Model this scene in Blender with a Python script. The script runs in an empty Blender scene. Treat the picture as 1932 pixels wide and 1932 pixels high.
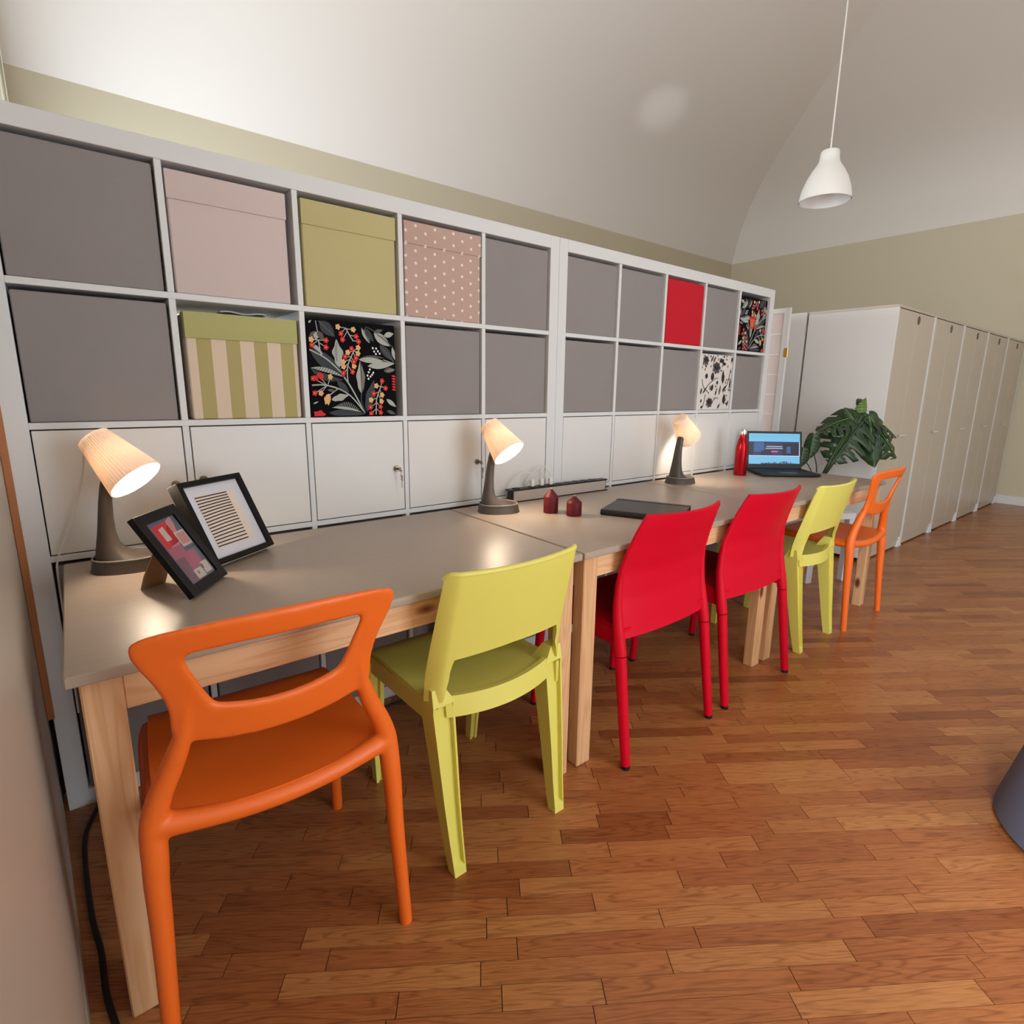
import bpy, bmesh, math, random
from mathutils import Vector, Matrix
random.seed(7)
SC = bpy.context.scene
COL = SC.collection

# ------------------------------------------------------------------ camera
CAM_C = Vector((0.1362, -1.8852, 1.2133))
RX = Vector((0.779, -0.627, 0.016)); DN = Vector((-0.117, -0.169, -0.979))
F_PX, CX, CY = 1044.9, 986.07, 953.12
def _cam():
    v = (0.2041, -0.6775, -0.0553)
    th = math.sqrt(sum(a*a for a in v))
    Rm = Matrix.Rotation(th, 3, Vector(v)/th) @ Matrix(((1,0,0),(0,0,-1),(0,1,0)))
    right, down, fwd = Rm[0], Rm[1], Rm[2]
    M = Matrix(((right[0], -down[0], -fwd[0], CAM_C[0]), (right[1], -down[1], -fwd[1], CAM_C[1]),
                (right[2], -down[2], -fwd[2], CAM_C[2]), (0,0,0,1)))
    cd = bpy.data.cameras.new('camera'); co = bpy.data.objects.new('camera', cd); COL.objects.link(co)
    co.matrix_world = M
    cd.sensor_width = 36; cd.sensor_fit = 'HORIZONTAL'
    cd.lens = F_PX/1932*36
    cd.shift_x = (966-CX)/1932; cd.shift_y = (CY-966)/1932
    cd.clip_start = 0.01; cd.clip_end = 100
    SC.camera = co
    return right, down, fwd
R_, D_, F_ = _cam()
def px(p):
    q = Vector(p)-CAM_C; z = q.dot(F_)
    if z < 0.02: return None
    return (CX+F_PX*q.dot(R_)/z, CY+F_PX*q.dot(D_)/z, z)

# ------------------------------------------------------------------ world, exposure, daylight
SC.view_settings.view_transform = 'Standard'; SC.view_settings.look = 'None'
SC.view_settings.gamma = 1; SC.view_settings.use_curve_mapping = False
SC.view_settings.exposure = 0.0
W_ = bpy.data.worlds.new('sky'); SC.world = W_; W_.use_nodes = True
W_.node_tree.nodes['Background'].inputs[0].default_value = (0.80, 0.88, 1.0, 1)
W_.node_tree.nodes['Background'].inputs[1].default_value = 1.0
def area(name, loc, direc, sx, sy, energy, col):
    l = bpy.data.lights.new(name, 'AREA'); l.shape = 'RECTANGLE'; l.size = sx; l.size_y = sy
    l.energy = energy; l.color = col
    o = bpy.data.objects.new(name, l); COL.objects.link(o); o.location = loc
    o.rotation_euler = Vector(direc).to_track_quat('-Z', 'Y').to_euler()
    return o
# daylight area lights at unseen windows, placed by how the room is lit
DAY = (0.84, 0.93, 1.0)
area('daylight_unseen_window_left', (0.02, 1.75, 1.55), (1, 0.10, 0.12), 1.5, 1.7, 96, (0.80, 0.915, 1.0))
area('added_alcove_light', (-2.12, -2.95, 2.05), (1, 0.12, 0.05), 1.1, 2.1, 300, DAY)  # unseen alcove light, added to brighten the cabinet sides
area('daylight_unseen_window_front', (1.9, -3.55, 1.35), (0.0, 1, 0.0), 1.5, 2.3, 52, DAY)
area('daylight_unseen_window_front', (5.6, -3.55, 1.35), (-0.1, 1, 0.0), 1.5, 2.3, 9, DAY)
def spot(name, loc, target, energy, size, blend, col):
    l = bpy.data.lights.new(name, 'SPOT'); l.energy = energy; l.spot_size = size; l.spot_blend = blend; l.color = col; l.shadow_soft_size = 0.03
    o = bpy.data.objects.new(name, l); COL.objects.link(o); o.location = loc
    o.rotation_euler = (Vector(target)-Vector(loc)).to_track_quat('-Z', 'Y').to_euler()
spot('added_ceiling_spot', (3.30, 0.20, 1.95), (5.10, 2.11, 3.975), 60, math.radians(11), 1.0, (0.98, 0.97, 1.0))  # added spot without a fixture, makes the bright glint on the ceiling

# ------------------------------------------------------------------ helpers
def srgb(r, g, b):
    f = lambda c: (c/255/12.92) if c/255 <= 0.04045 else ((c/255+0.055)/1.055)**2.4
    return (f(r), f(g), f(b), 1)
MATS = {}
def mat(name, col, rough=0.5, metal=0.0, bump=0.0, bscale=200, spec=0.5, var=0.0, vscale=3.0, emit=None, estr=0, stretch=None, coat=0):
    if name in MATS: return MATS[name]
    m = bpy.data.materials.new(name); m.use_nodes = True; MATS[name] = m
    nt = m.node_tree; p = nt.nodes['Principled BSDF']
    p.inputs['Base Color'].default_value = col
    p.inputs['Roughness'].default_value = rough; p.inputs['Metallic'].default_value = metal
    p.inputs['Specular IOR Level'].default_value = spec
    p.inputs['Coat Weight'].default_value = coat
    tc = nt.nodes.new('ShaderNodeTexCoord'); out = tc.outputs['Object']
    if stretch:
        mp = nt.nodes.new('ShaderNodeMapping'); mp.inputs['Scale'].default_value = stretch
        nt.links.new(out, mp.inputs[0]); out = mp.outputs[0]
    if var:
        n = nt.nodes.new('ShaderNodeTexNoise'); n.inputs['Scale'].default_value = vscale; n.inputs['Detail'].default_value = 5
        nt.links.new(out, n.inputs['Vector'])
        mx = nt.nodes.new('ShaderNodeMix'); mx.data_type = 'RGBA'
        mx.inputs[6].default_value = tuple(c*(1-var) for c in col[:3])+(1,)
        mx.inputs[7].default_value = tuple(min(1, c*(1+var)) for c in col[:3])+(1,)
        nt.links.new(n.outputs[0], mx.inputs[0]); nt.links.new(mx.outputs[2], p.inputs['Base Color'])
    if bump:
        n2 = nt.nodes.new('ShaderNodeTexNoise'); n2.inputs['Scale'].default_value = bscale; n2.inputs['Detail'].default_value = 3
        nt.links.new(out, n2.inputs['Vector'])
        b = nt.nodes.new('ShaderNodeBump'); b.inputs['Strength'].default_value = bump; b.inputs['Distance'].default_value = 0.002
        nt.links.new(n2.outputs[0], b.inputs['Height']); nt.links.new(b.outputs[0], p.inputs['Normal'])
    if emit:
        p.inputs['Emission Color'].default_value = emit; p.inputs['Emission Strength'].default_value = estr
    return m

class MB:
    def __init__(s): s.v = []; s.f = []; s.m = []
    def add(s, vs, fs, mi=0):
        n = len(s.v); s.v += [tuple(v) for v in vs]; s.f += [tuple(i+n for i in f) for f in fs]; s.m += [mi]*len(fs); return s
    def box(s, x0, x1, y0, y1, z0, z1, b=0.0, mi=0, seg=1):
        if b <= 0:
            vs = [(x, y, z) for z in (z0, z1) for y in (y0, y1) for x in (x0, x1)]
            return s.add(vs, [(0,2,3,1),(4,5,7,6),(0,1,5,4),(2,6,7,3),(0,4,6,2),(1,3,7,5)], mi)
        bm = bmesh.new(); bmesh.ops.create_cube(bm, size=1)
        for v in bm.verts:
            v.co = ((x0+x1)/2+v.co.x*(x1-x0), (y0+y1)/2+v.co.y*(y1-y0), (z0+z1)/2+v.co.z*(z1-z0))
        bmesh.ops.bevel(bm, geom=list(bm.edges), offset=b, segments=seg, profile=0.6, affect='EDGES')
        bm.verts.index_update()
        s.add([v.co[:] for v in bm.verts], [[v.index for v in f.verts] for f in bm.faces], mi); bm.free(); return s
    def tube(s, pts, rad, n=12, mi=0, caps=True):
        pts = [Vector(p) for p in pts]; k = len(pts)
        if not hasattr(rad, '__len__'): rad = [rad]*k
        t0 = (pts[1]-pts[0]).normalized()
        a = t0.orthogonal().normalized(); rings = []
        for i in range(k):
            t = (pts[min(i+1, k-1)]-pts[max(i-1, 0)]).normalized()
            a = (a-t*a.dot(t)).normalized(); bb = t.cross(a)
            r = rad[i]; ra, rb = (r if hasattr(r, '__len__') else (r, r))
            rings.append([pts[i]+a*ra*math.cos(2*math.pi*j/n)+bb*rb*math.sin(2*math.pi*j/n) for j in range(n)])
        return s.loft(rings, mi, caps)
    def loft(s, rings, mi=0, caps=True, closed=True):
        n = len(rings[0]); vs = [p for r in rings for p in r]; fs = []
        for i in range(len(rings)-1):
            for j in range(n if closed else n-1):
                j2 = (j+1) % n
                fs.append((i*n+j, i*n+j2, (i+1)*n+j2, (i+1)*n+j))
        if caps and closed:
            fs.append(tuple(range(n))[::-1]); fs.append(tuple((len(rings)-1)*n+j for j in range(n)))
        return s.add(vs, fs, mi)
    def lathe(s, prof, n=24, mi=0, c=(0,0,0), capb=True, capt=True):
        rings = [[(c[0]+r*math.cos(2*math.pi*j/n), c[1]+r*math.sin(2*math.pi*j/n), c[2]+z) for j in range(n)] for r, z in prof]
        k = len(rings); vs = [p for r in rings for p in r]
        fs = [(i*n+j, i*n+(j+1) % n, (i+1)*n+(j+1) % n, (i+1)*n+j) for i in range(k-1) for j in range(n)]
        if capb: fs.append(tuple(range(n))[::-1])
        if capt: fs.append(tuple((k-1)*n+j for j in range(n)))
        return s.add(vs, fs, mi)
    def poly(s, pts, mi=0): return s.add(pts, [tuple(range(len(pts)))], mi)
    def prism(s, pts2, y0, y1, mi=0, f=None):
        f = f or (lambda a, b, t: (a, t, b)); n = len(pts2)
        vs = [f(a, b, y0) for a, b in pts2]+[f(a, b, y1) for a, b in pts2]
        fs = [tuple(range(n)), tuple(range(n, 2*n))[::-1]]+[(j, j+n, (j+1) % n+n, (j+1) % n) for j in range(n)]
        return s.add(vs, fs, mi)
    def sheet(s, fn, nu, nv, th, mi=0):
        # solid curved sheet: fn(u,v)-> point ; thickness along the local normal
        P = [[Vector(fn(i/nu, j/nv)) for j in range(nv+1)] for i in range(nu+1)]
        N = [[None]*(nv+1) for _ in range(nu+1)]
        for i in range(nu+1):
            for j in range(nv+1):
                du = P[min(i+1, nu)][j]-P[max(i-1, 0)][j]; dv = P[i][min(j+1, nv)]-P[i][max(j-1, 0)]
                N[i][j] = du.cross(dv).normalized()
        w = nv+1; vs = [P[i][j]+N[i][j]*th/2 for i in range(nu+1) for j in range(w)]+[P[i][j]-N[i][j]*th/2 for i in range(nu+1) for j in range(w)]
        o = (nu+1)*w; fs = []
        for i in range(nu):
            for j in range(nv):
                a, b, c, d = i*w+j, (i+1)*w+j, (i+1)*w+j+1, i*w+j+1
                fs += [(a, b, c, d), (a+o, d+o, c+o, b+o)]
        for i in range(nu):
            a, b = i*w, (i+1)*w; fs.append((a, a+o, b+o, b)); a, b = i*w+nv, (i+1)*w+nv; fs.append((a, b, b+o, a+o))
        for j in range(nv):
            a, b = j, j+1; fs.append((a, b, b+o, a+o)); a, b = nu*w+j, nu*w+j+1; fs.append((a, a+o, b+o, b))
        return s.add(vs, fs, mi)
    def xf(s, M):
        s.v = [tuple(M @ Vector(v)) for v in s.v]; return s
    def mesh(s, name, mats, smooth=35, fix=True):
        me = bpy.data.meshes.new(name); me.from_pydata(s.v, [], s.f)
        for m in (mats if isinstance(mats, (list, tuple)) else [mats]): me.materials.append(m)
        me.polygons.foreach_set('material_index', s.m)
        if fix:
            bm = bmesh.new(); bm.from_mesh(me); bmesh.ops.recalc_face_normals(bm, faces=bm.faces); bm.to_mesh(me); bm.free()
        if smooth:
            me.shade_smooth(); me.set_sharp_from_angle(angle=math.radians(smooth))
        me.update(); return me
    def build(s, name, mats, parent=None, smooth=35, fix=True, loc=None, rotz=0, mods=None):
        o = bpy.data.objects.new(name, s.mesh(name, mats, smooth, fix)); COL.objects.link(o)
        if parent: o.parent = parent
        if loc: o.location = loc
        if rotz: o.rotation_euler[2] = rotz
        return o
def tag(o, label=None, cat=None, group=None, kind=None):
    if label: o['label'] = label
    if cat: o['category'] = cat
    if group: o['group'] = group
    if kind: o['kind'] = kind
    return o
def thing(name, label, cat, loc=(0,0,0), rotz=0, group=None):
    o = bpy.data.objects.new(name, None); COL.objects.link(o); o.location = loc; o.rotation_euler = (0,0,rotz)
    o.empty_display_size = 0.05
    return tag(o, label, cat, group)
def copy_tree(o, parent=None):
    c = o.copy(); COL.objects.link(c); c.parent = parent
    for ch in list(o.children): copy_tree(ch, c)
    return c
def struct(o): o['kind'] = 'structure'; return o
def lerp_tab(tab, x):
    if x <= tab[0][0]: return tab[0][1]
    for (a, b), (c, d) in zip(tab, tab[1:]):
        if x <= c: return b+(d-b)*(x-a)/(c-a)
    return tab[-1][1]
def crom(pts, k=6, closed=False):
    pts = [Vector(p) for p in pts]; n = len(pts); out = []
    rng = range(n if closed else n-1)
    for i in rng:
        g = (lambda q: pts[q % n]) if closed else (lambda q: pts[max(0, min(n-1, q))])
        p0, p1, p2, p3 = g(i-1), g(i), g(i+1), g(i+2)
        for j in range(k):
            t = j/k
            out.append(0.5*((2*p1)+(p2-p0)*t+(2*p0-5*p1+4*p2-p3)*t*t+(3*p1-p0-3*p2+p3)*t**3))
    if not closed: out.append(pts[-1])
    return out

# ------------------------------------------------------------------ materials
WALL = mat('wall_paint', srgb(204, 193, 167), 0.75, bump=0.04, bscale=60)
WALL_L = mat('wall_paint_satin', srgb(182, 170, 155), 0.4, bump=0.08, bscale=14, var=0.03, vscale=2)
CEIL = mat('ceiling_plaster', srgb(240, 233, 225), 0.6, bump=0.05, bscale=20)
WHITE = mat('white_lacquer', srgb(219, 219, 220), 0.45, spec=0.35)
WHITE2 = mat('white_foil', srgb(221, 219, 217), 0.38, spec=0.4)
LOCKER = mat('locker_reflection_tint', srgb(198, 186, 168), 0.3)  # white cabinets; brown cast of room reflections is put into the colour
GREY = mat('grey_felt', srgb(143, 136, 135), 0.95, bump=0.25, bscale=400, var=0.05, vscale=6)
LILAC = mat('lilac_cotton', srgb(208, 190, 186), 0.95, bump=0.2, bscale=300, var=0.03, vscale=5)
KHAKI = mat('khaki_cotton', srgb(190, 178, 128), 0.95, bump=0.2, bscale=300, var=0.03, vscale=5)
REDFAB = mat('red_cotton', srgb(196, 8, 34), 0.9, bump=0.2, bscale=300)
BLACKFAB = mat('black_cotton', srgb(9, 8, 10), 0.95, bump=0.1, bscale=300, spec=0.2)
WHITEFAB = mat('white_cotton', srgb(222, 214, 209), 0.95, bump=0.1, bscale=300)
GAP = mat('dark_interior', srgb(40, 36, 34), 0.9)
METAL = mat('nickel', srgb(170, 160, 145), 0.25, metal=1)
STEEL = mat('steel_cap', srgb(215, 212, 208), 0.22, metal=1)
ORANGE = mat('orange_plastic', srgb(242, 110, 32), 0.42, bump=0.05, bscale=700)
GREEN = mat('lime_plastic', srgb(226, 217, 106), 0.42, bump=0.05, bscale=700)
RED = mat('red_plastic', srgb(212, 0, 38), 0.5, bump=0.05, bscale=700, spec=0.2)
BLACKRUB = mat('black_rubber', srgb(18, 16, 16), 0.6)
BLACKPL = mat('black_plastic', srgb(20, 19, 20), 0.35)
LAMPGREY = mat('lamp_dark_grey', srgb(80, 70, 64), 0.5)
LAMPRIM = mat('lamp_rim_grey', srgb(150, 142, 133), 0.45)
CORDW = mat('white_cord', srgb(228, 224, 218), 0.5)
ALU = mat('aluminium', srgb(205, 196, 186), 0.38, metal=0.7)
CANDLE = mat('burgundy_wax', srgb(92, 13, 22), 0.5, spec=0.3)
WICK = mat('wick', srgb(225, 190, 175), 0.8)
FRAMEBLK = mat('frame_black', srgb(16, 14, 13), 0.45, spec=0.25)
CARD = mat('kraft_card', srgb(150, 118, 88), 0.8)
BRASS = mat('brass', srgb(200, 160, 90), 0.3, metal=1)
BOTTLE = mat('red_metallic', srgb(160, 6, 20), 0.25, metal=0.75)
POUF = mat('blue_grey_fabric', srgb(98, 106, 126), 0.85, bump=0.15, bscale=300)
DARKWOOD = mat('subfloor', srgb(38, 18, 10), 0.8)
STRIPSHADE = mat('gap_shadow_brown', srgb(172, 110, 66), 0.5, var=0.2, vscale=8, stretch=(8, 8, 0.6))  # brown standing for the gap shadow and reflection on the wall

def wood_mat(name, c1, c2, c3, rough, gscale=(1.6, 22, 22), knots=True, coat=0.0):
    m = bpy.data.materials.new(name); m.use_nodes = True; nt = m.node_tree; p = nt.nodes['Principled BSDF']; L = nt.links.new
    tc = nt.nodes.new('ShaderNodeTexCoord'); oi = nt.nodes.new('ShaderNodeObjectInfo')
    off = nt.nodes.new('ShaderNodeVectorMath'); off.operation = 'MULTIPLY_ADD'
    cmb = nt.nodes.new('ShaderNodeCombineXYZ')
    for i in range(3): L(oi.outputs['Random'], cmb.inputs[i])
    off.inputs[1].default_value = (13, 17, 11)
    L(cmb.outputs[0], off.inputs[0]); L(tc.outputs['Object'], off.inputs[2])
    mp = nt.nodes.new('ShaderNodeMapping'); mp.inputs['Scale'].default_value = gscale; L(off.outputs[0], mp.inputs[0])
    n = nt.nodes.new('ShaderNodeTexNoise'); n.inputs['Scale'].default_value = 1.0; n.inputs['Detail'].default_value = 2; L(mp.outputs[0], n.inputs['Vector'])
    mul = nt.nodes.new('ShaderNodeMath'); mul.operation = 'MULTIPLY'; mul.inputs[1].default_value = 9; L(n.outputs[0], mul.inputs[0])
    sn = nt.nodes.new('ShaderNodeMath'); sn.operation = 'PINGPONG'; sn.inputs[1].default_value = 0.5; L(mul.outputs[0], sn.inputs[0])
    rp = nt.nodes.new('ShaderNodeValToRGB'); rp.color_ramp.elements[0].color = c1; rp.color_ramp.elements[1].color = c2
    rp.color_ramp.elements[0].position = 0.15; rp.color_ramp.elements[1].position = 0.6
    m2 = nt.nodes.new('ShaderNodeMath'); m2.operation = 'MULTIPLY'; m2.inputs[1].default_value = 2; L(sn.outputs[0], m2.inputs[0])
    L(m2.outputs[0], rp.inputs[0]); col = rp.outputs[0]
    if knots:
        mk = nt.nodes.new('ShaderNodeMapping'); mk.inputs['Scale'].default_value = (3.2, 7, 7) if gscale[0] < gscale[1] else (7, 7, 3.2); L(off.outputs[0], mk.inputs[0])
        vo = nt.nodes.new('ShaderNodeTexVoronoi'); vo.inputs['Scale'].default_value = 1.0; L(mk.outputs[0], vo.inputs['Vector'])
        kr = nt.nodes.new('ShaderNodeValToRGB'); kr.color_ramp.elements[0].position = 0.06; kr.color_ramp.elements[1].position = 0.13
        kr.color_ramp.elements[0].color = (1,1,1,1); kr.color_ramp.elements[1].color = (0,0,0,1); L(vo.outputs[0], kr.inputs[0])
        mx = nt.nodes.new('ShaderNodeMix'); mx.data_type = 'RGBA'; mx.inputs[7].default_value = c3
        L(kr.outputs[0], mx.inputs[0]); L(col, mx.inputs[6]); col = mx.outputs[2]
    L(col, p.inputs['Base Color']); p.inputs['Roughness'].default_value = rough; p.inputs['Coat Weight'].default_value = coat
    b = nt.nodes.new('ShaderNodeBump'); b.inputs['Strength'].default_value = 0.08; b.inputs['Distance'].default_value = 0.001
    L(m2.outputs[0], b.inputs['Height']); L(b.outputs[0], p.inputs['Normal'])
    return m
PINE_X = wood_mat('pine_along', srgb(220, 168, 120), srgb(230, 184, 138), srgb(130, 58, 32), 0.5, (1.2, 20, 20))
PINE_Z = wood_mat('pine_upright', srgb(212, 162, 116), srgb(222, 176, 132), srgb(118, 52, 28), 0.5, (20, 20, 1.2))
DESK = mat('grey_painted_wood', srgb(170, 153, 138), 0.37, bump=0.30, bscale=9, var=0.05, vscale=5, stretch=(1.0, 14, 14))

def plank_mat(name, island):
    m = bpy.data.materials.new(name); m.use_nodes = True; nt = m.node_tree; p = nt.nodes['Principled BSDF']; L = nt.links.new
    tc = nt.nodes.new('ShaderNodeTexCoord')
    if island: rnd = nt.nodes.new('ShaderNodeNewGeometry').outputs['Random Per Island']
    else: rnd = nt.nodes.new('ShaderNodeObjectInfo').outputs['Random']
    wn = nt.nodes.new('ShaderNodeTexWhiteNoise'); wn.noise_dimensions = '1D'; L(rnd, wn.inputs['W'])
    off = nt.nodes.new('ShaderNodeVectorMath'); off.operation = 'MULTIPLY_ADD'; off.inputs[1].default_value = (31, 47, 19)
    L(wn.outputs['Color'], off.inputs[0]); L(tc.outputs['Object'], off.inputs[2])
    mp = nt.nodes.new('ShaderNodeMapping'); mp.inputs['Scale'].default_value = (2.2, 30, 30); L(off.outputs[0], mp.inputs[0])
    n = nt.nodes.new('ShaderNodeTexNoise'); n.inputs['Scale'].default_value = 1; n.inputs['Detail'].default_value = 1.5; L(mp.outputs[0], n.inputs['Vector'])
    mul = nt.nodes.new('ShaderNodeMath'); mul.operation = 'MULTIPLY'; mul.inputs[1].default_value = 12; L(n.outputs[0], mul.inputs[0])
    pp = nt.nodes.new('ShaderNodeMath'); pp.operation = 'PINGPONG'; pp.inputs[1].default_value = 0.5; L(mul.outputs[0], pp.inputs[0])
    base = nt.nodes.new('ShaderNodeValToRGB'); cr = base.color_ramp
    cr.elements[0].position = 0; cr.elements[0].color = srgb(140, 80, 45); cr.elements[1].position = 1; cr.elements[1].color = srgb(186, 126, 76)
    e = cr.elements.new(0.12); e.color = srgb(162, 98, 57)
    e = cr.elements.new(0.55); e.color = srgb(172, 108, 63)
    L(wn.outputs['Value'], base.inputs[0])
    gr = nt.nodes.new('ShaderNodeValToRGB'); gr.color_ramp.elements[0].position = 0.0; gr.color_ramp.elements[0].color = (0.62, 0.55, 0.48, 1)
    gr.color_ramp.elements[1].position = 0.22; gr.color_ramp.elements[1].color = (1, 1, 1, 1); L(pp.outputs[0], gr.inputs[0])
    mx = nt.nodes.new('ShaderNodeMix'); mx.data_type = 'RGBA'; mx.blend_type = 'MULTIPLY'; mx.inputs[0].default_value = 0.85
    L(base.outputs[0], mx.inputs[6]); L(gr.outputs[0], mx.inputs[7])
    # fine pores
    mp2 = nt.nodes.new('ShaderNodeMapping'); mp2.inputs['Scale'].default_value = (22, 320, 320); L(off.outputs[0], mp2.inputs[0])
    n2 = nt.nodes.new('ShaderNodeTexNoise'); n2.inputs['Scale'].default_value = 1; n2.inputs['Detail'].default_value = 2; L(mp2.outputs[0], n2.inputs['Vector'])
    g2 = nt.nodes.new('ShaderNodeValToRGB'); g2.color_ramp.elements[0].position = 0.35; g2.color_ramp.elements[0].color = (0.78, 0.74, 0.7, 1)
    g2.color_ramp.elements[1].position = 0.6; g2.color_ramp.elements[1].color = (1.05, 1.05, 1.05, 1); L(n2.outputs[0], g2.inputs[0])
    mx2 = nt.nodes.new('ShaderNodeMix'); mx2.data_type = 'RGBA'; mx2.blend_type = 'MULTIPLY'; mx2.inputs[0].default_value = 0.7
    L(mx.outputs[2], mx2.inputs[6]); L(g2.outputs[0], mx2.inputs[7]); L(mx2.outputs[2], p.inputs['Base Color'])
    p.inputs['Roughness'].default_value = 0.28; p.inputs['Specular IOR Level'].default_value = 0.45
    b = nt.nodes.new('ShaderNodeBump'); b.inputs['Strength'].default_value = 0.12; b.inputs['Distance'].default_value = 0.0006
    L(n.outputs[0], b.inputs['Height']); L(b.outputs[0], p.inputs['Normal'])
    return m
PLANK_O = plank_mat('oak_plank', False); PLANK_I = plank_mat('oak_plank_field', True)

# ------------------------------------------------------------------ room shell
XW, YB, YF, ZS = 8.42, 3.26, -3.6, 3.16        # far wall, back wall, window wall, spring line of the vault
PROF = [(0, 3.16), (0.05, 3.24), (0.16, 3.385), (0.36, 3.60), (0.66, 3.80), (1.05, 3.95), (1.5, 4.06), (2.0, 4.15), (2.6, 4.22), (3.43, 4.26)]
def vault_z(x, y):
    s = min(XW-x, YB-y, y-YF); return lerp_tab(PROF, max(0, s))
def wall(name, pts, m): 
    b = MB(); b.poly(pts); return struct(b.build(name, m, smooth=0, fix=False))
HW = 4.5
# floor: sub floor + planks
fl = MB(); fl.box(-2.2, XW+0.05, YF-0.05, YB+0.05, -0.06, -0.010)
floor = struct(fl.build('floor', DARKWOOD, smooth=0))
ANG = math.radians(-34.6); d1 = Vector((math.cos(ANG), math.sin(ANG))); d2 = Vector((-math.sin(ANG), math.cos(ANG)))
PW = 0.0506
def plank_mb(L, x0=0, y0=0, g=0.0005, c=0.0005):
    hx, hy = L/2-0.0009, PW/2-g
    vs = [(x0+sx*hx, y0+sy*hy, z) for z in (-0.010, 0.0) for sx, sy in ((-1,-1),(1,-1),(1,1),(-1,1))]
    fs = [(j, (j+1) % 4, (j+1) % 4+4, j+4) for j in range(4)]+[(4, 5, 6, 7), (3, 2, 1, 0)]
    return vs, fs
LENS = [0.41, 0.41, 0.41, 0.41, 0.30, 0.21]
pl = []
org = Vector((0.571, -1.066))          # a plank corner seen in the photo
for r in range(-130, 130):
    a = -9+random.random()*0.41
    while a < 9:
        L = random.choice(LENS)
        c = org+d1*(a+L/2)+d2*(PW*(r+0.5))
        if (-0.15 if c.y > -2.3 else -2.2) < c.x < XW+0.15 and YF-0.15 < c.y < YB+0.15:
            vis = 0
            q = px((c.x, c.y, 0))
            if q and -60 < q[0] < 1992 and 880 < q[1] < 2010 and c.y < 0.02 and c.x > 0.03: vis = L/q[2]**2
            pl.append((vis, a+L/2, PW*(r+0.5), L))
        a += L
pl.sort(key=lambda t: -t[0])
pmesh = {}
for L in set(LENS):
    b = MB(); b.add(*plank_mb(L)); pmesh[L] = b.mesh('plank', PLANK_O, smooth=0)
for vis, a, bq, L in pl[:300]:
    c = org+d1*a+d2*bq
    o = bpy.data.objects.new('plank', pmesh[L]); COL.objects.link(o); o.parent = floor
    o.location = (c.x, c.y, 0); o.rotation_euler = (0, 0, ANG)
b = MB()
for vis, a, bq, L in pl[300:]: b.add(*plank_mb(L, a, bq))
me = b.mesh('plank_field', PLANK_I, smooth=0, fix=False)
bm = bmesh.new(); bm.from_mesh(me)
def loc2(p): q = Vector(p)-org; return (q.dot(d1), q.dot(d2), 0)
for p, n in (((-2.15, 0), (-1, 0)), ((XW, 0), (1, 0)), ((0, YF), (0, -1)), ((0, YB), (0, 1))):
    nn = Vector(n); bmesh.ops.bisect_plane(bm, geom=list(bm.verts)+list(bm.edges)+list(bm.faces), plane_co=loc2(p), plane_no=(nn.dot(d1), nn.dot(d2), 0), clear_outer=True)
bm.to_mesh(me); bm.free()
o = bpy.data.objects.new('plank_field', me); COL.objects.link(o); o.parent = floor; o.location = (org.x, org.y, 0); o.rotation_euler = (0, 0, ANG); o['kind'] = 'stuff'

# ceiling: pavilion vault
b = MB(); xs = sorted(set([0.02, 0.4, 1, 2, 3, 4, 4.6]+[XW-s*1.0 for s in [i*0.06 for i in range(20)]+[1.2+i*0.17 for i in range(14)]]))
ys = sorted(set([YB-s for s in [i*0.06 for i in range(20)]+[1.2+i*0.17 for i in range(14)]]+[YF+s for s in [i*0.06 for i in range(20)]+[1.2+i*0.17 for i in range(14)]]))
# split in facets so the groin edges stay crisp: separate surfaces for back, far and front slopes
def slope(fn, smax=3.43, n=44):
    rows = []
    for i in range(n+1):
        s = smax*(i/n)**1.6; rows.append((s, lerp_tab(PROF, s)))
    return rows
PT = crom([(s, z, 0) for s, z in PROF], 5)
rows = [(p.x, p.y) for p in PT]
vb = MB()
for (s0, z0), (s1, z1) in zip(rows, rows[1:]):
    vb.poly([(-0.05, YB-s0, z0), (XW-s0, YB-s0, z0), (XW-s1, YB-s1, z1), (-0.05, YB-s1, z1)])
    vb.poly([(-2.25, YF+s0, z0), (XW-s0, YF+s0, z0), (XW-s1, YF+s1, z1), (-2.25, YF+s1, z1)])
    vb.poly([(XW-s0, YB-s0, z0), (XW-s0, YF+s0, z0), (XW-s1, YF+s1, z1), (XW-s1, YB-s1, z1)])
me = vb.mesh('ceiling', CEIL, smooth=0, fix=False)
bm = bmesh.new(); bm.from_mesh(me)
bmesh.ops.remove_doubles(bm, verts=bm.verts, dist=0.0005)
for f in bm.faces:
    if f.normal.z > 0: f.normal_flip()
    f.smooth = True
for e in bm.edges:
    if len(e.link_faces) == 2:
        n0, n1 = e.link_faces[0].normal, e.link_faces[1].normal
        v0, v1 = e.verts
        diag = abs(abs(v0.co.x-v1.co.x)-abs(v0.co.y-v1.co.y)) < 1e-3 and abs(v0.co.x-v1.co.x) > 1e-3
        e.smooth = not diag
bm.to_mesh(me); bm.free()
ceil = bpy.data.objects.new('ceiling', me); COL.objects.link(ceil); struct(ceil)

def wall_box(name, x0, x1, y0, y1, z0, z1, m):
    return struct(MB().box(x0, x1, y0, y1, z0, z1).build(name, m, smooth=0))
wall_box('wall_back', -0.2, XW+0.15, YB, YB+0.15, -0.05, ZS+0.02, WALL)
wall_box('wall_right', XW, XW+0.15, YF-0.1, YB, -0.05, ZS+0.02, WALL)
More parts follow.
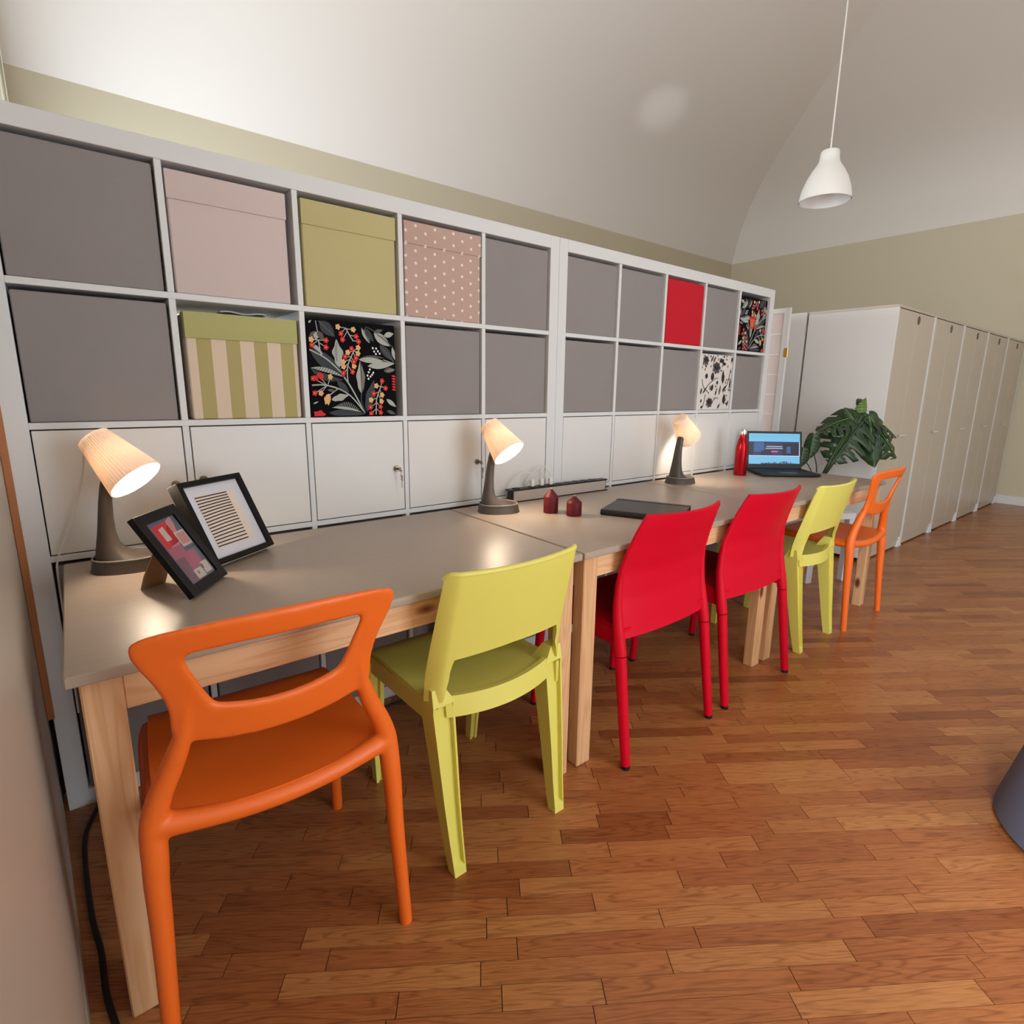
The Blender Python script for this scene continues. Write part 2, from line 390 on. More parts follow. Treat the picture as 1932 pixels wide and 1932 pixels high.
# left wall: plain satin wall in front of the shelf, window wall behind it
b = MB(); b.prism([(-0.012, 0.0), (0.035, -0.85), (0.088, -2.25), (-0.25, -2.25), (-0.25, 0.0)], 0.0, 4.4, f=lambda a, c, t: (a, c, t))
b.box(-2.3, -0.25, -2.30, -2.18, 0, 4.4)  # unseen alcove, shaped so side light reaches the cabinets but not the shelf
b.box(-2.3, -2.15, -3.7, -3.5, 0, 4.4); b.box(-2.3, -2.15, -3.5, -2.4, 0, 1.0); b.box(-2.3, -2.15, -3.5, -2.4, 3.1, 4.4); b.box(-2.3, -2.15, -2.4, -2.3, 0, 4.4)
b.box(-0.25, -0.012, 0.0, 0.95, 0, 4.4); b.box(-0.25, 0.0, 2.6, YB+0.1, 0, 4.4)
b.box(-0.25, 0.0, 0.95, 2.6, 0, 0.65); b.box(-0.25, 0.0, 0.95, 2.6, 2.45, 4.4)
struct(b.build('wall_left', WALL_L, smooth=0))
b = MB()
for x0, x1, z0, z1 in ((-2.3, 1.1, -0.05, 4.4), (2.7, 4.8, -0.05, 4.4), (6.4, XW+0.1, -0.05, 4.4), (1.1, 2.7, -0.05, 0.15), (4.8, 6.4, -0.05, 0.15), (1.1, 2.7, 2.55, 4.4), (4.8, 6.4, 2.55, 4.4)):
    b.box(x0, x1, YF-0.25, YF, z0, z1)
struct(b.build('wall_front', WALL, smooth=0))
def window(n, M):
    b = MB()
    for x0, x1, z0, z1 in ((-0.8, -0.74, 0, 2.1), (0.74, 0.8, 0, 2.1), (-0.74, 0.74, 0, 0.06), (-0.74, 0.74, 2.04, 2.1), (-0.04, 0.04, 0.06, 2.04)):
        b.box(x0, x1, -0.03, 0.03, z0, z1, 0.004)
    o = struct(b.build('unseen_window_%d' % n, WHITE)); o.matrix_world = M
    return o
window(1, Matrix.Translation((1.9, YF-0.15, 0.15)) @ Matrix.Diagonal((1, 1, 1.143, 1))); window(2, Matrix.Translation((5.6, YF-0.15, 0.15)) @ Matrix.Diagonal((1, 1, 1.143, 1)))
window(4, Matrix.Translation((-2.25, -2.95, 1.0)) @ Matrix.Rotation(math.pi/2, 4, 'Z') @ Matrix.Diagonal((0.687, 1, 1, 1)))  # unseen window of the added alcove
window(3, Matrix.Translation((-0.15, 1.775, 0.65)) @ Matrix.Rotation(math.pi/2, 4, 'Z') @ Matrix.Diagonal((1.03, 1, 0.857, 1)))
b = MB(); b.box(XW-0.015, XW, YF+0.02, YB-0.02, 0, 0.10, 0.004); struct(b.build('baseboard_right', WHITE2))
b = MB(); b.box(0.02, XW-0.02, YB-0.015, YB, 0, 0.10, 0.004); struct(b.build('baseboard_back', WHITE2))
b = MB(); b.prism([(-0.010, 0.0), (0.037, -0.85), (0.090, -2.25), (0.080, -2.25), (0.027, -0.85), (-0.012, 0.0)], 0.0, 0.09, f=lambda a, c, t: (a, c, t)); struct(b.build('baseboard_left', WALL_L, smooth=0))
b = MB(); b.box(-0.011, 0.0045, -0.009, 0.006, 0.30, 1.45, 0.001); struct(b.build('gap_shadow_strip_1', STRIPSHADE))  # thin strip modelling the gap shadow between wall and shelf

# curtain beside the window behind the shelf
CURT = mat('cream_curtain', srgb(246, 241, 222), 0.9, bump=0.1, bscale=120)
b = MB(); b.sheet(lambda u, v: (0.004+0.066*u, 2.70+0.022*math.sin(u*9.0)+0.012*math.sin(u*23), 0.25+3.05*v), 26, 6, 0.003)
tag(b.build('curtain', CURT), 'cream window curtain behind the shelf at the left wall', 'curtain')

# ------------------------------------------------------------------ shelf units
T, CE, DV = 0.05, 0.336, 0.017
SW = 2*T+5*CE+4*DV; SD = 0.39
cx0 = lambda k: T+k*(CE+DV)
def shelf_unit(x, label):
    t = thing('shelf_unit', label, 'shelf', (x, 0, 0))
    def bd(n, *a): return MB().box(*a, 0.0012).build(n, WHITE, t)
    bd('side_panel', 0.0005, T, 0, SD, 0, SW); bd('side_panel', SW-T, SW-0.0005, 0, SD, 0, SW)
    bd('top_panel', T, SW-T, 0, SD, SW-T, SW); bd('bottom_panel', T, SW-T, 0, SD, 0, T)
    for r in range(1, 5):
        z = T+r*(CE+DV)-DV; bd('shelf_board', T, SW-T, 0.001, SD, z, z+DV)
    for k in range(1, 5):
        xx = T+k*(CE+DV)-DV
        for r in range(5):
            z = T+r*(CE+DV); bd('upright_divider', xx, xx+DV, 0.001, SD, z, z+CE)
    for k in range(5):
        d = MB().box(cx0(k)+0.003, cx0(k)+CE-0.003, 0.002, 0.02, cx0(2)+0.0035, cx0(2)+CE-0.0035, 0.001).build('door', WHITE2, t)
        i = MB().box(cx0(k)+0.001, cx0(k)+CE-0.001, 0.021, SD-0.01, cx0(2)+0.001, cx0(2)+CE-0.001).build('door_box', GAP, t)
        lk = LOCKS.get((round(x, 1), k))
        if lk: lock(d, cx0(k)+lk[0], cx0(2)+lk[1], lk[2])
    return t
def lock(par, x, z, key):
    b = MB()
    rg = [[(x+r*math.cos(a*math.pi/10), y, z+r*math.sin(a*math.pi/10)) for a in range(20)] for r, y in ((0.0115, 0.003), (0.0115, -0.003), (0.0095, -0.005), (0.006, -0.005), (0.005, -0.003))]
    b.loft(rg); l = b.build('lock', METAL, par)
    if key:
        k = MB()
        k.box(x-0.001, x+0.001, -0.024, -0.004, z-0.004, z+0.004)                       # key blade in the lock
        k.loft([[(x+yy, -0.030+0.009*math.cos(a*math.pi/8), z+0.009*math.sin(a*math.pi/8)) for a in range(16)] for yy in (-0.001, 0.001)])
        k.tube([(x+0.004+0.011*math.sin(a*math.pi/8)*0.3, -0.030+0.011*math.cos(a*math.pi/8)*0.3, z-0.013+0.011*math.sin(a*math.pi/8)) for a in range(17)], 0.0008, 6)
        k.box(x+0.006, x+0.008, -0.036, -0.022, z-0.042, z-0.022, 0.0005); k.box(x+0.006, x+0.008, -0.031, -0.027, z-0.068, z-0.042, 0.0003)
        k.build('key', METAL, par)
LOCKS = {(0.0, 0): (0.304, 0.167, True), (0.0, 1): (0.024, 0.176, False), (0.0, 2): (0.302, 0.160, True), (0.0, 3): (0.311, 0.161, True)}
shelf_unit(0.0, 'white cube shelf unit on the left, locks on its doors')
shelf_unit(SW, 'white cube shelf unit on the right, without locks on its doors')

# ------------------------------------------------------------------ storage boxes
def box_mb(w, d, h, rb=0.012, bulge=0.0):
    b = MB(); b.box(-w/2, w/2, 0, d, 0, h, rb, seg=3); return b
BOXG = box_mb(0.326, 0.36, 0.323, 0.006).mesh('body', GREY)
def cellpos(u, k, r): return (u*SW+cx0(k)+CE/2, T+r*(CE+DV))
ROWN = ['bottom row', 'second row from floor', '', 'second row from top', 'top row']
COLN = ['first', 'second', 'third', 'fourth', 'fifth']
UN = ['left', 'right']
SPECIAL = {(0,1,4), (0,2,4), (0,3,4), (0,1,3), (0,2,3), (1,2,4), (1,4,4), (1,3,3)}
HANDLE = MB().box(-0.012, 0.012, -0.002, 0.0, 0, 0.03, 0.0008).mesh('tab', GREY)
for u in range(2):
    for r in (0, 1, 3, 4):
        for k in range(5):
            if (u, k, r) in SPECIAL: continue
            cx, z = cellpos(u, k, r)
            o = bpy.data.objects.new('storage_box', BOXG); COL.objects.link(o)
            o.location = (cx+random.uniform(-0.002, 0.002), 0.008+random.uniform(0, 0.006), z+0.0005); o.rotation_euler = (0, 0, random.uniform(-0.006, 0.006))
            tag(o, 'grey fabric storage box, %s, %s column, %s shelf unit' % (ROWN[r], COLN[k], UN[u]), 'storage box', 'grey storage boxes in the shelf units')

def fabric_box(u, k, r, label, m, flap=None, w=0.318, h=0.318, inset=0.012, dx=0.0, extra=None):
    cx, z = cellpos(u, k, r)
    t = thing('storage_box', label, 'storage box', (cx+dx, inset, z+0.0005))
    box_mb(w, 0.35, h, 0.008).build('body', m, t)
    if flap:
        MB().box(-w/2-0.001, w/2+0.001, -0.004, 0.05, h-0.072, h+0.002, 0.003, seg=2).build('flap', flap, t)
    if extra: extra(t, w, h)
    return t
def dots_mat():
    m = bpy.data.materials.new('mauve_dots'); m.use_nodes = True; nt = m.node_tree; p = nt.nodes['Principled BSDF']; L = nt.links.new
    tc = nt.nodes.new('ShaderNodeTexCoord'); sx = nt.nodes.new('ShaderNodeSeparateXYZ'); L(tc.outputs['Object'], sx.inputs[0])
    def M(op, a, b=None):
        n = nt.nodes.new('ShaderNodeMath'); n.operation = op
        for i, v in enumerate((a, b)):
            if v is None: continue
            if isinstance(v, (int, float)): n.inputs[i].default_value = v
            else: L(v, n.inputs[i])
        return n.outputs[0]
    S = 0.0395
    def lat(ox, oz, px_, pz_):
        fx = M('SUBTRACT', M('FRACT', M('DIVIDE', M('ADD', sx.outputs[0], ox+5*px_), px_)), 0.5); fz = M('SUBTRACT', M('FRACT', M('DIVIDE', M('ADD', sx.outputs[2], oz+5*pz_), pz_)), 0.5)
        fx = M('MULTIPLY', fx, px_); fz = M('MULTIPLY', fz, pz_)
        return M('LESS_THAN', M('ADD', M('MULTIPLY', fx, fx), M('MULTIPLY', fz, fz)), 0.0052**2)
    d = M('MAXIMUM', lat(0, 0, 0.078, 0.041), lat(0.039, 0.0205, 0.078, 0.041))
    mx = nt.nodes.new('ShaderNodeMix'); mx.data_type = 'RGBA'; mx.inputs[6].default_value = srgb(190, 160, 148); mx.inputs[7].default_value = srgb(232, 222, 214)
    L(d, mx.inputs[0]); L(mx.outputs[2], p.inputs['Base Color']); p.inputs['Roughness'].default_value = 0.95
    return m
def stripe_mat():
    m = bpy.data.materials.new('green_stripes'); m.use_nodes = True; nt = m.node_tree; p = nt.nodes['Principled BSDF']; L = nt.links.new
    tc = nt.nodes.new('ShaderNodeTexCoord'); sx = nt.nodes.new('ShaderNodeSeparateXYZ'); L(tc.outputs['Object'], sx.inputs[0])
    a = nt.nodes.new('ShaderNodeMath'); a.operation = 'MULTIPLY_ADD'; a.inputs[1].default_value = 1/0.078; a.inputs[2].default_value = 10.17; L(sx.outputs[0], a.inputs[0])
    f = nt.nodes.new('ShaderNodeMath'); f.operation = 'FRACT'; L(a.outputs[0], f.inputs[0])
    g = nt.nodes.new('ShaderNodeMath'); g.operation = 'GREATER_THAN'; g.inputs[1].default_value = 0.5; L(f.outputs[0], g.inputs[0])
    mx = nt.nodes.new('ShaderNodeMix'); mx.data_type = 'RGBA'; mx.inputs[6].default_value = srgb(218, 198, 176); mx.inputs[7].default_value = srgb(176, 162, 108)
    L(g.outputs[0], mx.inputs[0]); L(mx.outputs[2], p.inputs['Base Color']); p.inputs['Roughness'].default_value = 0.95
    return m
LIMEFAB = mat('lime_cotton', srgb(178, 174, 116), 0.95, bump=0.2, bscale=300)
fabric_box(0, 1, 4, 'pale lilac fabric storage box with a stitched flap, top row of the shelf', LILAC, LILAC, w=0.312, dx=-0.006)
fabric_box(0, 2, 4, 'plain khaki fabric storage box with a flap, top row of the shelf', KHAKI, KHAKI, w=0.318, dx=0.002)
DOTS = dots_mat(); fabric_box(0, 3, 4, 'mauve storage box with white polka dots, top row of the shelf', DOTS, DOTS, w=0.324, inset=0.004)
fabric_box(0, 1, 3, 'green and beige striped storage box with a lime green flap', stripe_mat(), LIMEFAB, w=0.312, h=0.305, dx=0.004)
cx, z = cellpos(0, 1, 3)
b = MB(); b.sheet(lambda a, c: (-0.05+0.13*a, 0.03+0.14*c, 0.0025*math.sin(9*a)+0.003*math.sin(5*c+1)), 10, 6, 0.004)
tag(b.build('folded_cloth', mat('pale_blue_cloth', srgb(190, 192, 205), 0.9), loc=(cx, 0.012, z+0.3145)), 'crumpled pale cloth peeking out of the striped box', 'cloth')
fabric_box(1, 2, 4, 'bright red fabric storage box, top row of the shelf', REDFAB, None, w=0.322, h=0.322, inset=0.003)

# printed floral patterns: flat print shapes a hair in front of the cloth, traced in the 0..1 square of the box front
PGREY = mat('print_sage', srgb(172, 174, 168), 0.9); PDARK = mat('print_slate', srgb(58, 64, 66), 0.9); PRED = mat('print_red', srgb(206, 44, 48), 0.9)
PPEACH = mat('print_peach', srgb(232, 178, 118), 0.9); PWHITE = mat('print_white', srgb(232, 230, 228), 0.9); PBLACK = mat('print_black', srgb(44, 40, 40), 0.9); PMID = mat('print_charcoal', srgb(92, 86, 84), 0.9)
PM = [PGREY, PDARK, PRED, PPEACH, PWHITE, PBLACK, PMID]
class Print:
    def __init__(s, w, h, y=-0.0006): s.w, s.h, s.y, s.b, s.n = w, h, y, MB(), 0
    def pt(s, x, y):
        x = min(max(x, 0.012), 0.988); y = min(max(y, 0.012), 0.988)
        return ((x-0.5)*s.w, s.y-0.00002*s.n, y*s.h)
    def poly(s, pts, mi): s.n += 1; s.b.poly([s.pt(x, y) for x, y in pts], mi)
    def leaf(s, x0, y0, x1, y1, w, mi, wav=0.0, half=0):
        dx, dy = x1-x0, y1-y0; nx, ny = -dy, dx; L = math.hypot(dx, dy); nx, ny = nx/L, ny/L; N = 12; up = []; dn = []
        for i in range(N+1):
            t = i/N; ww = w*math.sin(math.pi*t**0.85)*(1+wav*math.sin(t*14))
            up.append((x0+dx*t+nx*ww, y0+dy*t+ny*ww)); dn.append((x0+dx*t-nx*ww, y0+dy*t-ny*ww))
        if half >= 0: s.strip(up, [(x0+dx*i/N, y0+dy*i/N) for i in range(N+1)], mi)
        if half <= 0: s.strip([(x0+dx*i/N, y0+dy*i/N) for i in range(N+1)], dn, mi)
    def strip(s, A, B, mi):
        s.n += 1
        for i in range(len(A)-1): s.b.poly([s.pt(*A[i]), s.pt(*A[i+1]), s.pt(*B[i+1]), s.pt(*B[i])], mi)
    def line(s, pts, w, mi):
        pts = [(p.x, p.y) for p in crom([(x, y, 0) for x, y in pts], 5)] if len(pts) > 2 else pts
        s.n += 1
        for (x0, y0), (x1, y1) in zip(pts, pts[1:]):
            dx, dy = x1-x0, y1-y0; L = math.hypot(dx, dy) or 1; nx, ny = -dy/L*w/2, dx/L*w/2
            s.b.poly([s.pt(x0+nx, y0+ny), s.pt(x1+nx, y1+ny), s.pt(x1-nx, y1-ny), s.pt(x0-nx, y0-ny)], mi)
    def blob(s, x, y, r, mi, lob=0, ry=None):
        ry = ry or r; pts = []
        N = 25 if lob else 12
        for i in range(N):
            a = 2*math.pi*i/N; k = 1+(0.16*math.cos(lob*a) if lob else 0); pts.append((x+r*k*math.cos(a), y+ry*k*math.sin(a)))
        s.poly(pts, mi)
    def hatch(s, x0, y0, x1, y1, w, mi, n=9):
        dx, dy = x1-x0, y1-y0; L = math.hypot(dx, dy); nx, ny = -dy/L, dx/L
        for i in range(1, n):
            t = i/n; ww = w*math.sin(math.pi*t); bx, by = x0+dx*t, y0+dy*t
            s.line([(bx, by), (bx+nx*ww+dx/L*0.02, by+ny*ww+dy/L*0.02)], 0.006, mi)
    def sprig(s, pts, side, flowers):
        s.line(pts, 0.012, 0)
        for (x, y, c) in flowers:
            # stem from the nearest stalk point slightly lower down
            q = min([p for p in crom([(a, b_, 0) for a, b_ in pts], 6)], key=lambda p: (p.x-x)**2+(p.y-0.05-y)**2)
            s.line([(q.x, q.y), (x, y)], 0.008, 0)
        for (x, y, c) in flowers: s.blob(x, y, 0.026, c, 5, 0.028); s.blob(x, y, 0.007, 0 if c == 3 else 3)
    def done(s, par): return s.b.build('printed_pattern', PM, par, smooth=0, fix=False)
def floral(t, w, h, flip=False):
    P = Print(w, h)
    # coordinates: x right, y up
    P.leaf(0.02, 0.70, 0.40, 0.42, 0.07, 1); P.leaf(0.02, 0.50, 0.37, 0.39, 0.07, 1, half=-1); P.leaf(0.02, 0.505, 0.38, 0.42, 0.045, 0, half=1); P.hatch(0.02, 0.505, 0.38, 0.42, 0.05, 5, 13)
    P.leaf(0.02, 0.74, 0.16, 0.64, 0.04, 0, half=1)
    P.line([(0.02, 0.69), (0.20, 0.60), (0.38, 0.44)], 0.014, 0); P.line([(0.38, 0.42), (0.46, 0.30), (0.60, 0.04)], 0.016, 0)
    P.leaf(0.14, 0.98, 0.30, 0.83, 0.06, 1); P.line([(0.13, 0.98), (0.28, 0.85)], 0.012, 6)
    P.leaf(0.10, 0.97, 0.03, 0.82, 0.0, 1); P.leaf(0.11, 0.87, 0.02, 0.80, 0.03, 6); P.leaf(0.11, 0.87, 0.09, 0.79, 0.03, 0); P.leaf(0.11, 0.88, 0.18, 0.79, 0.03, 6); P.line([(0.10, 0.98), (0.115, 0.87)], 0.008, 0)
    P.sprig([(0.14, 0.64), (0.13, 0.70), (0.12, 0.79)], 1, [(0.045, 0.79, 3), (0.05, 0.735, 2), (0.20, 0.79, 2), (0.195, 0.72, 2)])
    P.leaf(0.33, 0.52, 0.31, 0.81, 0.055, 0, 0.22); P.hatch(0.31, 0.56, 0.32, 0.78, 0.03, 1, 10)
    P.sprig([(0.50, 0.80), (0.46, 0.86), (0.42, 0.93)], 1, [(0.335, 0.935, 3), (0.365, 0.87, 2), (0.38, 0.81, 2), (0.505, 0.92, 3), (0.535, 0.85, 2), (0.56, 0.80, 2)])
    P.sprig([(0.42, 0.36), (0.415, 0.46), (0.43, 0.56), (0.50, 0.70)], 1, [(0.37, 0.46, 2), (0.375, 0.53, 3), (0.375, 0.58, 3), (0.40, 0.635, 2), (0.43, 0.68, 3), (0.475, 0.72, 2), (0.475, 0.48, 2), (0.495, 0.54, 3), (0.495, 0.585, 2), (0.52, 0.625, 2), (0.545, 0.675, 3), (0.55, 0.735, 3)])
    P.leaf(0.60, 0.95, 0.68, 0.79, 0.028, 0, half=-1); P.hatch(0.61, 0.94, 0.68, 0.79, 0.03, 0, 9); P.leaf(0.63, 0.95, 0.74, 0.80, 0.03, 1)
    P.leaf(0.74, 0.90, 0.93, 0.77, 0.05, 0); P.hatch(0.76, 0.89, 0.93, 0.77, 0.05, 1, 9); P.leaf(0.74, 0.91, 0.85, 0.94, 0.02, 6); P.leaf(0.86, 0.88, 0.98, 0.91, 0.03, 0); P.line([(0.64, 0.96), (0.74, 0.92), (0.97, 0.76)], 0.008, 6)
    P.leaf(0.80, 0.78, 0.97, 0.61, 0.045, 1); P.line([(0.82, 0.76), (0.97, 0.60)], 0.012, 6); P.leaf(0.955, 0.76, 0.985, 0.62, 0.02, 0)
    for x, y in ((0.72, 0.74), (0.76, 0.738), (0.735, 0.705), (0.78, 0.71), (0.755, 0.68), (0.80, 0.685), (0.675, 0.51), (0.66, 0.48), (0.715, 0.478), (0.645, 0.445), (0.70, 0.455), (0.68, 0.435), (0.655, 0.41)): P.blob(x, y, 0.0105, 4, 0, 0.012)
    P.leaf(0.55, 0.615, 0.86, 0.64, 0.035, 6, half=1); P.leaf(0.55, 0.61, 0.84, 0.61, 0.03, 0); P.line([(0.84, 0.62), (0.97, 0.585)], 0.01, 0)
    P.leaf(0.65, 0.545, 0.97, 0.58, 0.04, 0); P.leaf(0.84, 0.50, 0.985, 0.52, 0.03, 6); P.hatch(0.86, 0.49, 0.97, 0.50, 0.03, 0, 6)
    P.leaf(0.565, 0.25, 0.565, 0.60, 0.05, 0, 0.12, half=1); P.leaf(0.565, 0.25, 0.575, 0.585, 0.045, 6, 0.12, half=-1); P.hatch(0.575, 0.56, 0.57, 0.30, 0.04, 0, 12); P.line([(0.565, 0.25), (0.56, 0.16), (0.60, 0.05)], 0.014, 1)
    P.leaf(0.62, 0.05, 0.72, 0.40, 0.055, 1, 0.1); P.hatch(0.65, 0.10, 0.71, 0.38, 0.04, 6, 9)
    P.sprig([(0.73, 0.02), (0.735, 0.12), (0.745, 0.2), (0.80, 0.33)], 1, [(0.67, 0.03, 2), (0.665, 0.10, 2), (0.675, 0.18, 3), (0.71, 0.25, 2), (0.745, 0.335, 3), (0.815, 0.39, 2), (0.855, 0.31, 2), (0.81, 0.235, 3), (0.80, 0.165, 3), (0.785, 0.105, 2), (0.785, 0.04, 2)])
    for y in (0.44, 0.41, 0.38, 0.35, 0.32, 0.29): P.leaf(0.985, y, 0.93, y+0.01, 0.012, 2)
    P.line([(0.02, 0.33), (0.15, 0.335), (0.30, 0.30), (0.44, 0.22), (0.58, 0.06)], 0.014, 0)
    P.sprig([(0.30, 0.30), (0.24, 0.315), (0.18, 0.33)], 1, [(0.035, 0.40, 2), (0.10, 0.43, 2), (0.22, 0.42, 3), (0.045, 0.25, 2), (0.11, 0.25, 3)])
    P.leaf(0.11, 0.46, 0.13, 0.38, 0.03, 2); P.leaf(0.05, 0.43, 0.08, 0.37, 0.025, 2)
    P.leaf(0.20, 0.245, 0.15, 0.13, 0.035, 3, 0.1); P.leaf(0.20, 0.24, 0.18, 0.12, 0.02, 3); P.line([(0.20, 0.23), (0.30, 0.30)], 0.01, 0)
    P.leaf(0.22, 0.18, 0.42, 0.235, 0.035, 0, 0.15); P.leaf(0.29, 0.38, 0.42, 0.26, 0.035, 1); P.leaf(0.18, 0.285, 0.27, 0.275, 0.015, 6)
    P.leaf(0.22, 0.10, 0.56, 0.05, 0.03, 0, half=1); P.hatch(0.22, 0.10, 0.52, 0.07, 0.075, 0, 15); P.leaf(0.18, 0.045, 0.60, 0.03, 0.04, 1)
    P.blob(0.08, 0.03, 0.06, 2, 5, 0.04); P.leaf(0.86, 0.19, 0.98, 0.10, 0.025, 0); P.leaf(0.86, 0.06, 0.97, 0.02, 0.02, 6); P.leaf(0.02, 0.14, 0.08, 0.165, 0.008, 0); P.leaf(0.02, 0.95, 0.05, 0.98, 0.01, 0)
    if flip:      # the second floral box shows another cut of the same cloth with a big red bloom
        P.leaf(0.50, 0.42, 0.60, 0.62, 0.085, 2, 0.1)
        for i in range(5): P.leaf(0.48+0.035*i, 0.52, 0.50+0.035*i, 0.66, 0.018, 2)
        for i in range(4): P.line([(0.50+0.03*i, 0.46), (0.51+0.03*i, 0.60)], 0.008, 3)
        P.b.v = [(-x, y, z) for x, y, z in P.b.v]; P.b.f = [f[::-1] for f in P.b.f]
    P.done(t)
fabric_box(0, 2, 3, 'black storage box with grey leaves, red and yellow blossoms, left shelf unit', BLACKFAB, None, w=0.312, h=0.318, dx=-0.006, extra=floral)
fabric_box(1, 4, 4, 'black floral storage box in the top right corner of the right shelf unit', BLACKFAB, None, w=0.322, h=0.318, extra=lambda t, w, h: floral(t, w, h, True))
def botanical(t, w, h):
    P = Print(w, h); rr = random.Random(5)
    for x, y, r in ((0.13, 0.88, 0.09), (0.48, 0.76, 0.12), (0.33, 0.13, 0.10)):
        P.blob(x, y, r, 6, 7, r*0.85)
        for i in range(7): P.leaf(x, y-r*0.4, x+r*math.cos(0.3+i*0.4), y+r*math.sin(0.3+i*0.4), 0.014, 5)
    for x0, y0, x1, y1, w_, c in ((0.36, 0.53, 0.38, 0.69, 0.05, 5), (0.36, 0.34, 0.40, 0.47, 0.04, 5), (0.72, 0.48, 0.70, 0.73, 0.045, 5), (0.80, 0.10, 0.80, 0.30, 0.05, 5), (0.50, 0.26, 0.53, 0.38, 0.02, 5), (0.62, 0.27, 0.66, 0.46, 0.025, 6),
        (0.72, 0.34, 0.85, 0.46, 0.02, 5), (0.17, 0.56, 0.19, 0.66, 0.04, 5), (0.53, 0.46, 0.54, 0.54, 0.03, 5), (0.95, 0.38, 0.97, 0.60, 0.02, 5), (0.28, 0.86, 0.36, 0.98, 0.025, 6), (0.36, 0.85, 0.43, 0.97, 0.025, 6), (0.62, 0.86, 0.58, 0.94, 0.05, 5), (0.62, 0.86, 0.70, 0.92, 0.04, 5), (0.66, 0.84, 0.78, 0.84, 0.03, 5),
        (0.03, 0.28, 0.06, 0.40, 0.02, 5), (0.12, 0.80, 0.16, 0.76, 0.02, 5), (0.95, 0.88, 0.98, 0.97, 0.025, 5), (0.68, 0.95, 0.71, 0.99, 0.02, 5), (0.10, 0.30, 0.22, 0.42, 0.02, 6), (0.05, 0.13, 0.08, 0.20, 0.02, 5), (0.90, 0.06, 0.95, 0.18, 0.02, 5), (0.06, 0.04, 0.12, 0.07, 0.02, 5), (0.6, 0.02, 0.68, 0.12, 0.02, 5)):
        P.leaf(x0, y0, x1, y1, w_, c)
    for pts in ([(0.10, 0.30), (0.25, 0.45), (0.45, 0.56), (0.55, 0.58)], [(0.78, 0.36), (0.88, 0.5), (0.92, 0.65), (0.95, 0.76)], [(0.46, 0.20), (0.52, 0.22), (0.60, 0.21)], [(0.05, 0.55), (0.08, 0.45), (0.16, 0.36)], [(0.10, 0.02), (0.16, 0.15), (0.18, 0.28)]): P.line(pts, 0.012, 5)
    for _ in range(46):
        x, y, a = rr.random(), rr.random(), rr.random()*6.28; P.leaf(x, y, x+0.06*math.cos(a), y+0.05*math.sin(a), 0.012, rr.choice((5, 6)))
    P.done(t)
fabric_box(1, 3, 3, 'white storage box printed with black flowers and leaves', WHITEFAB, None, w=0.322, h=0.318, inset=0.006, extra=botanical)

# ------------------------------------------------------------------ desks (three identical pine tables with grey tops)
ZD, YDB, YDF = 0.739, -0.028, -0.778
def desk(x0, label, Wd=1.194):
    t = thing('desk', label, 'desk', (x0, 0, 0))
    MB().box(0, Wd, YDF, YDB, ZD-0.022, ZD, 0.006, seg=3).build('table_top', DESK, t)
    zt = ZD-0.0225; i = 0.018; ly = 0.045; lx = 0.060
    for xx in (i, Wd-i-lx):
        for yy in (YDF+i, YDB-i-ly):
            MB().box(xx, xx+lx, yy, yy+ly, 0, zt, 0.003).build('leg', PINE_Z, t)
    MB().box(i+lx, Wd-i-lx, YDF+i+0.004, YDF+i+0.026, zt-0.072, zt, 0.002).build('apron', PINE_X, t)
    MB().box(i+lx, Wd-i-lx, YDB-i-0.026, YDB-i-0.004, zt-0.072, zt, 0.002).build('apron', PINE_X, t)
    for xx in (i+0.01, Wd-i-0.032): MB().box(xx, xx+0.022, YDF+i+ly, YDB-i-ly, zt-0.072, zt, 0.002).build('apron', PINE_X, t)
    return t
desk(0.075, 'grey topped pine desk at the left end, with the two picture frames')
desk(1.2765, 'grey topped pine desk in the middle, with candles and power strip')
desk(2.476, 'grey topped pine desk at the right end, with the open laptop')

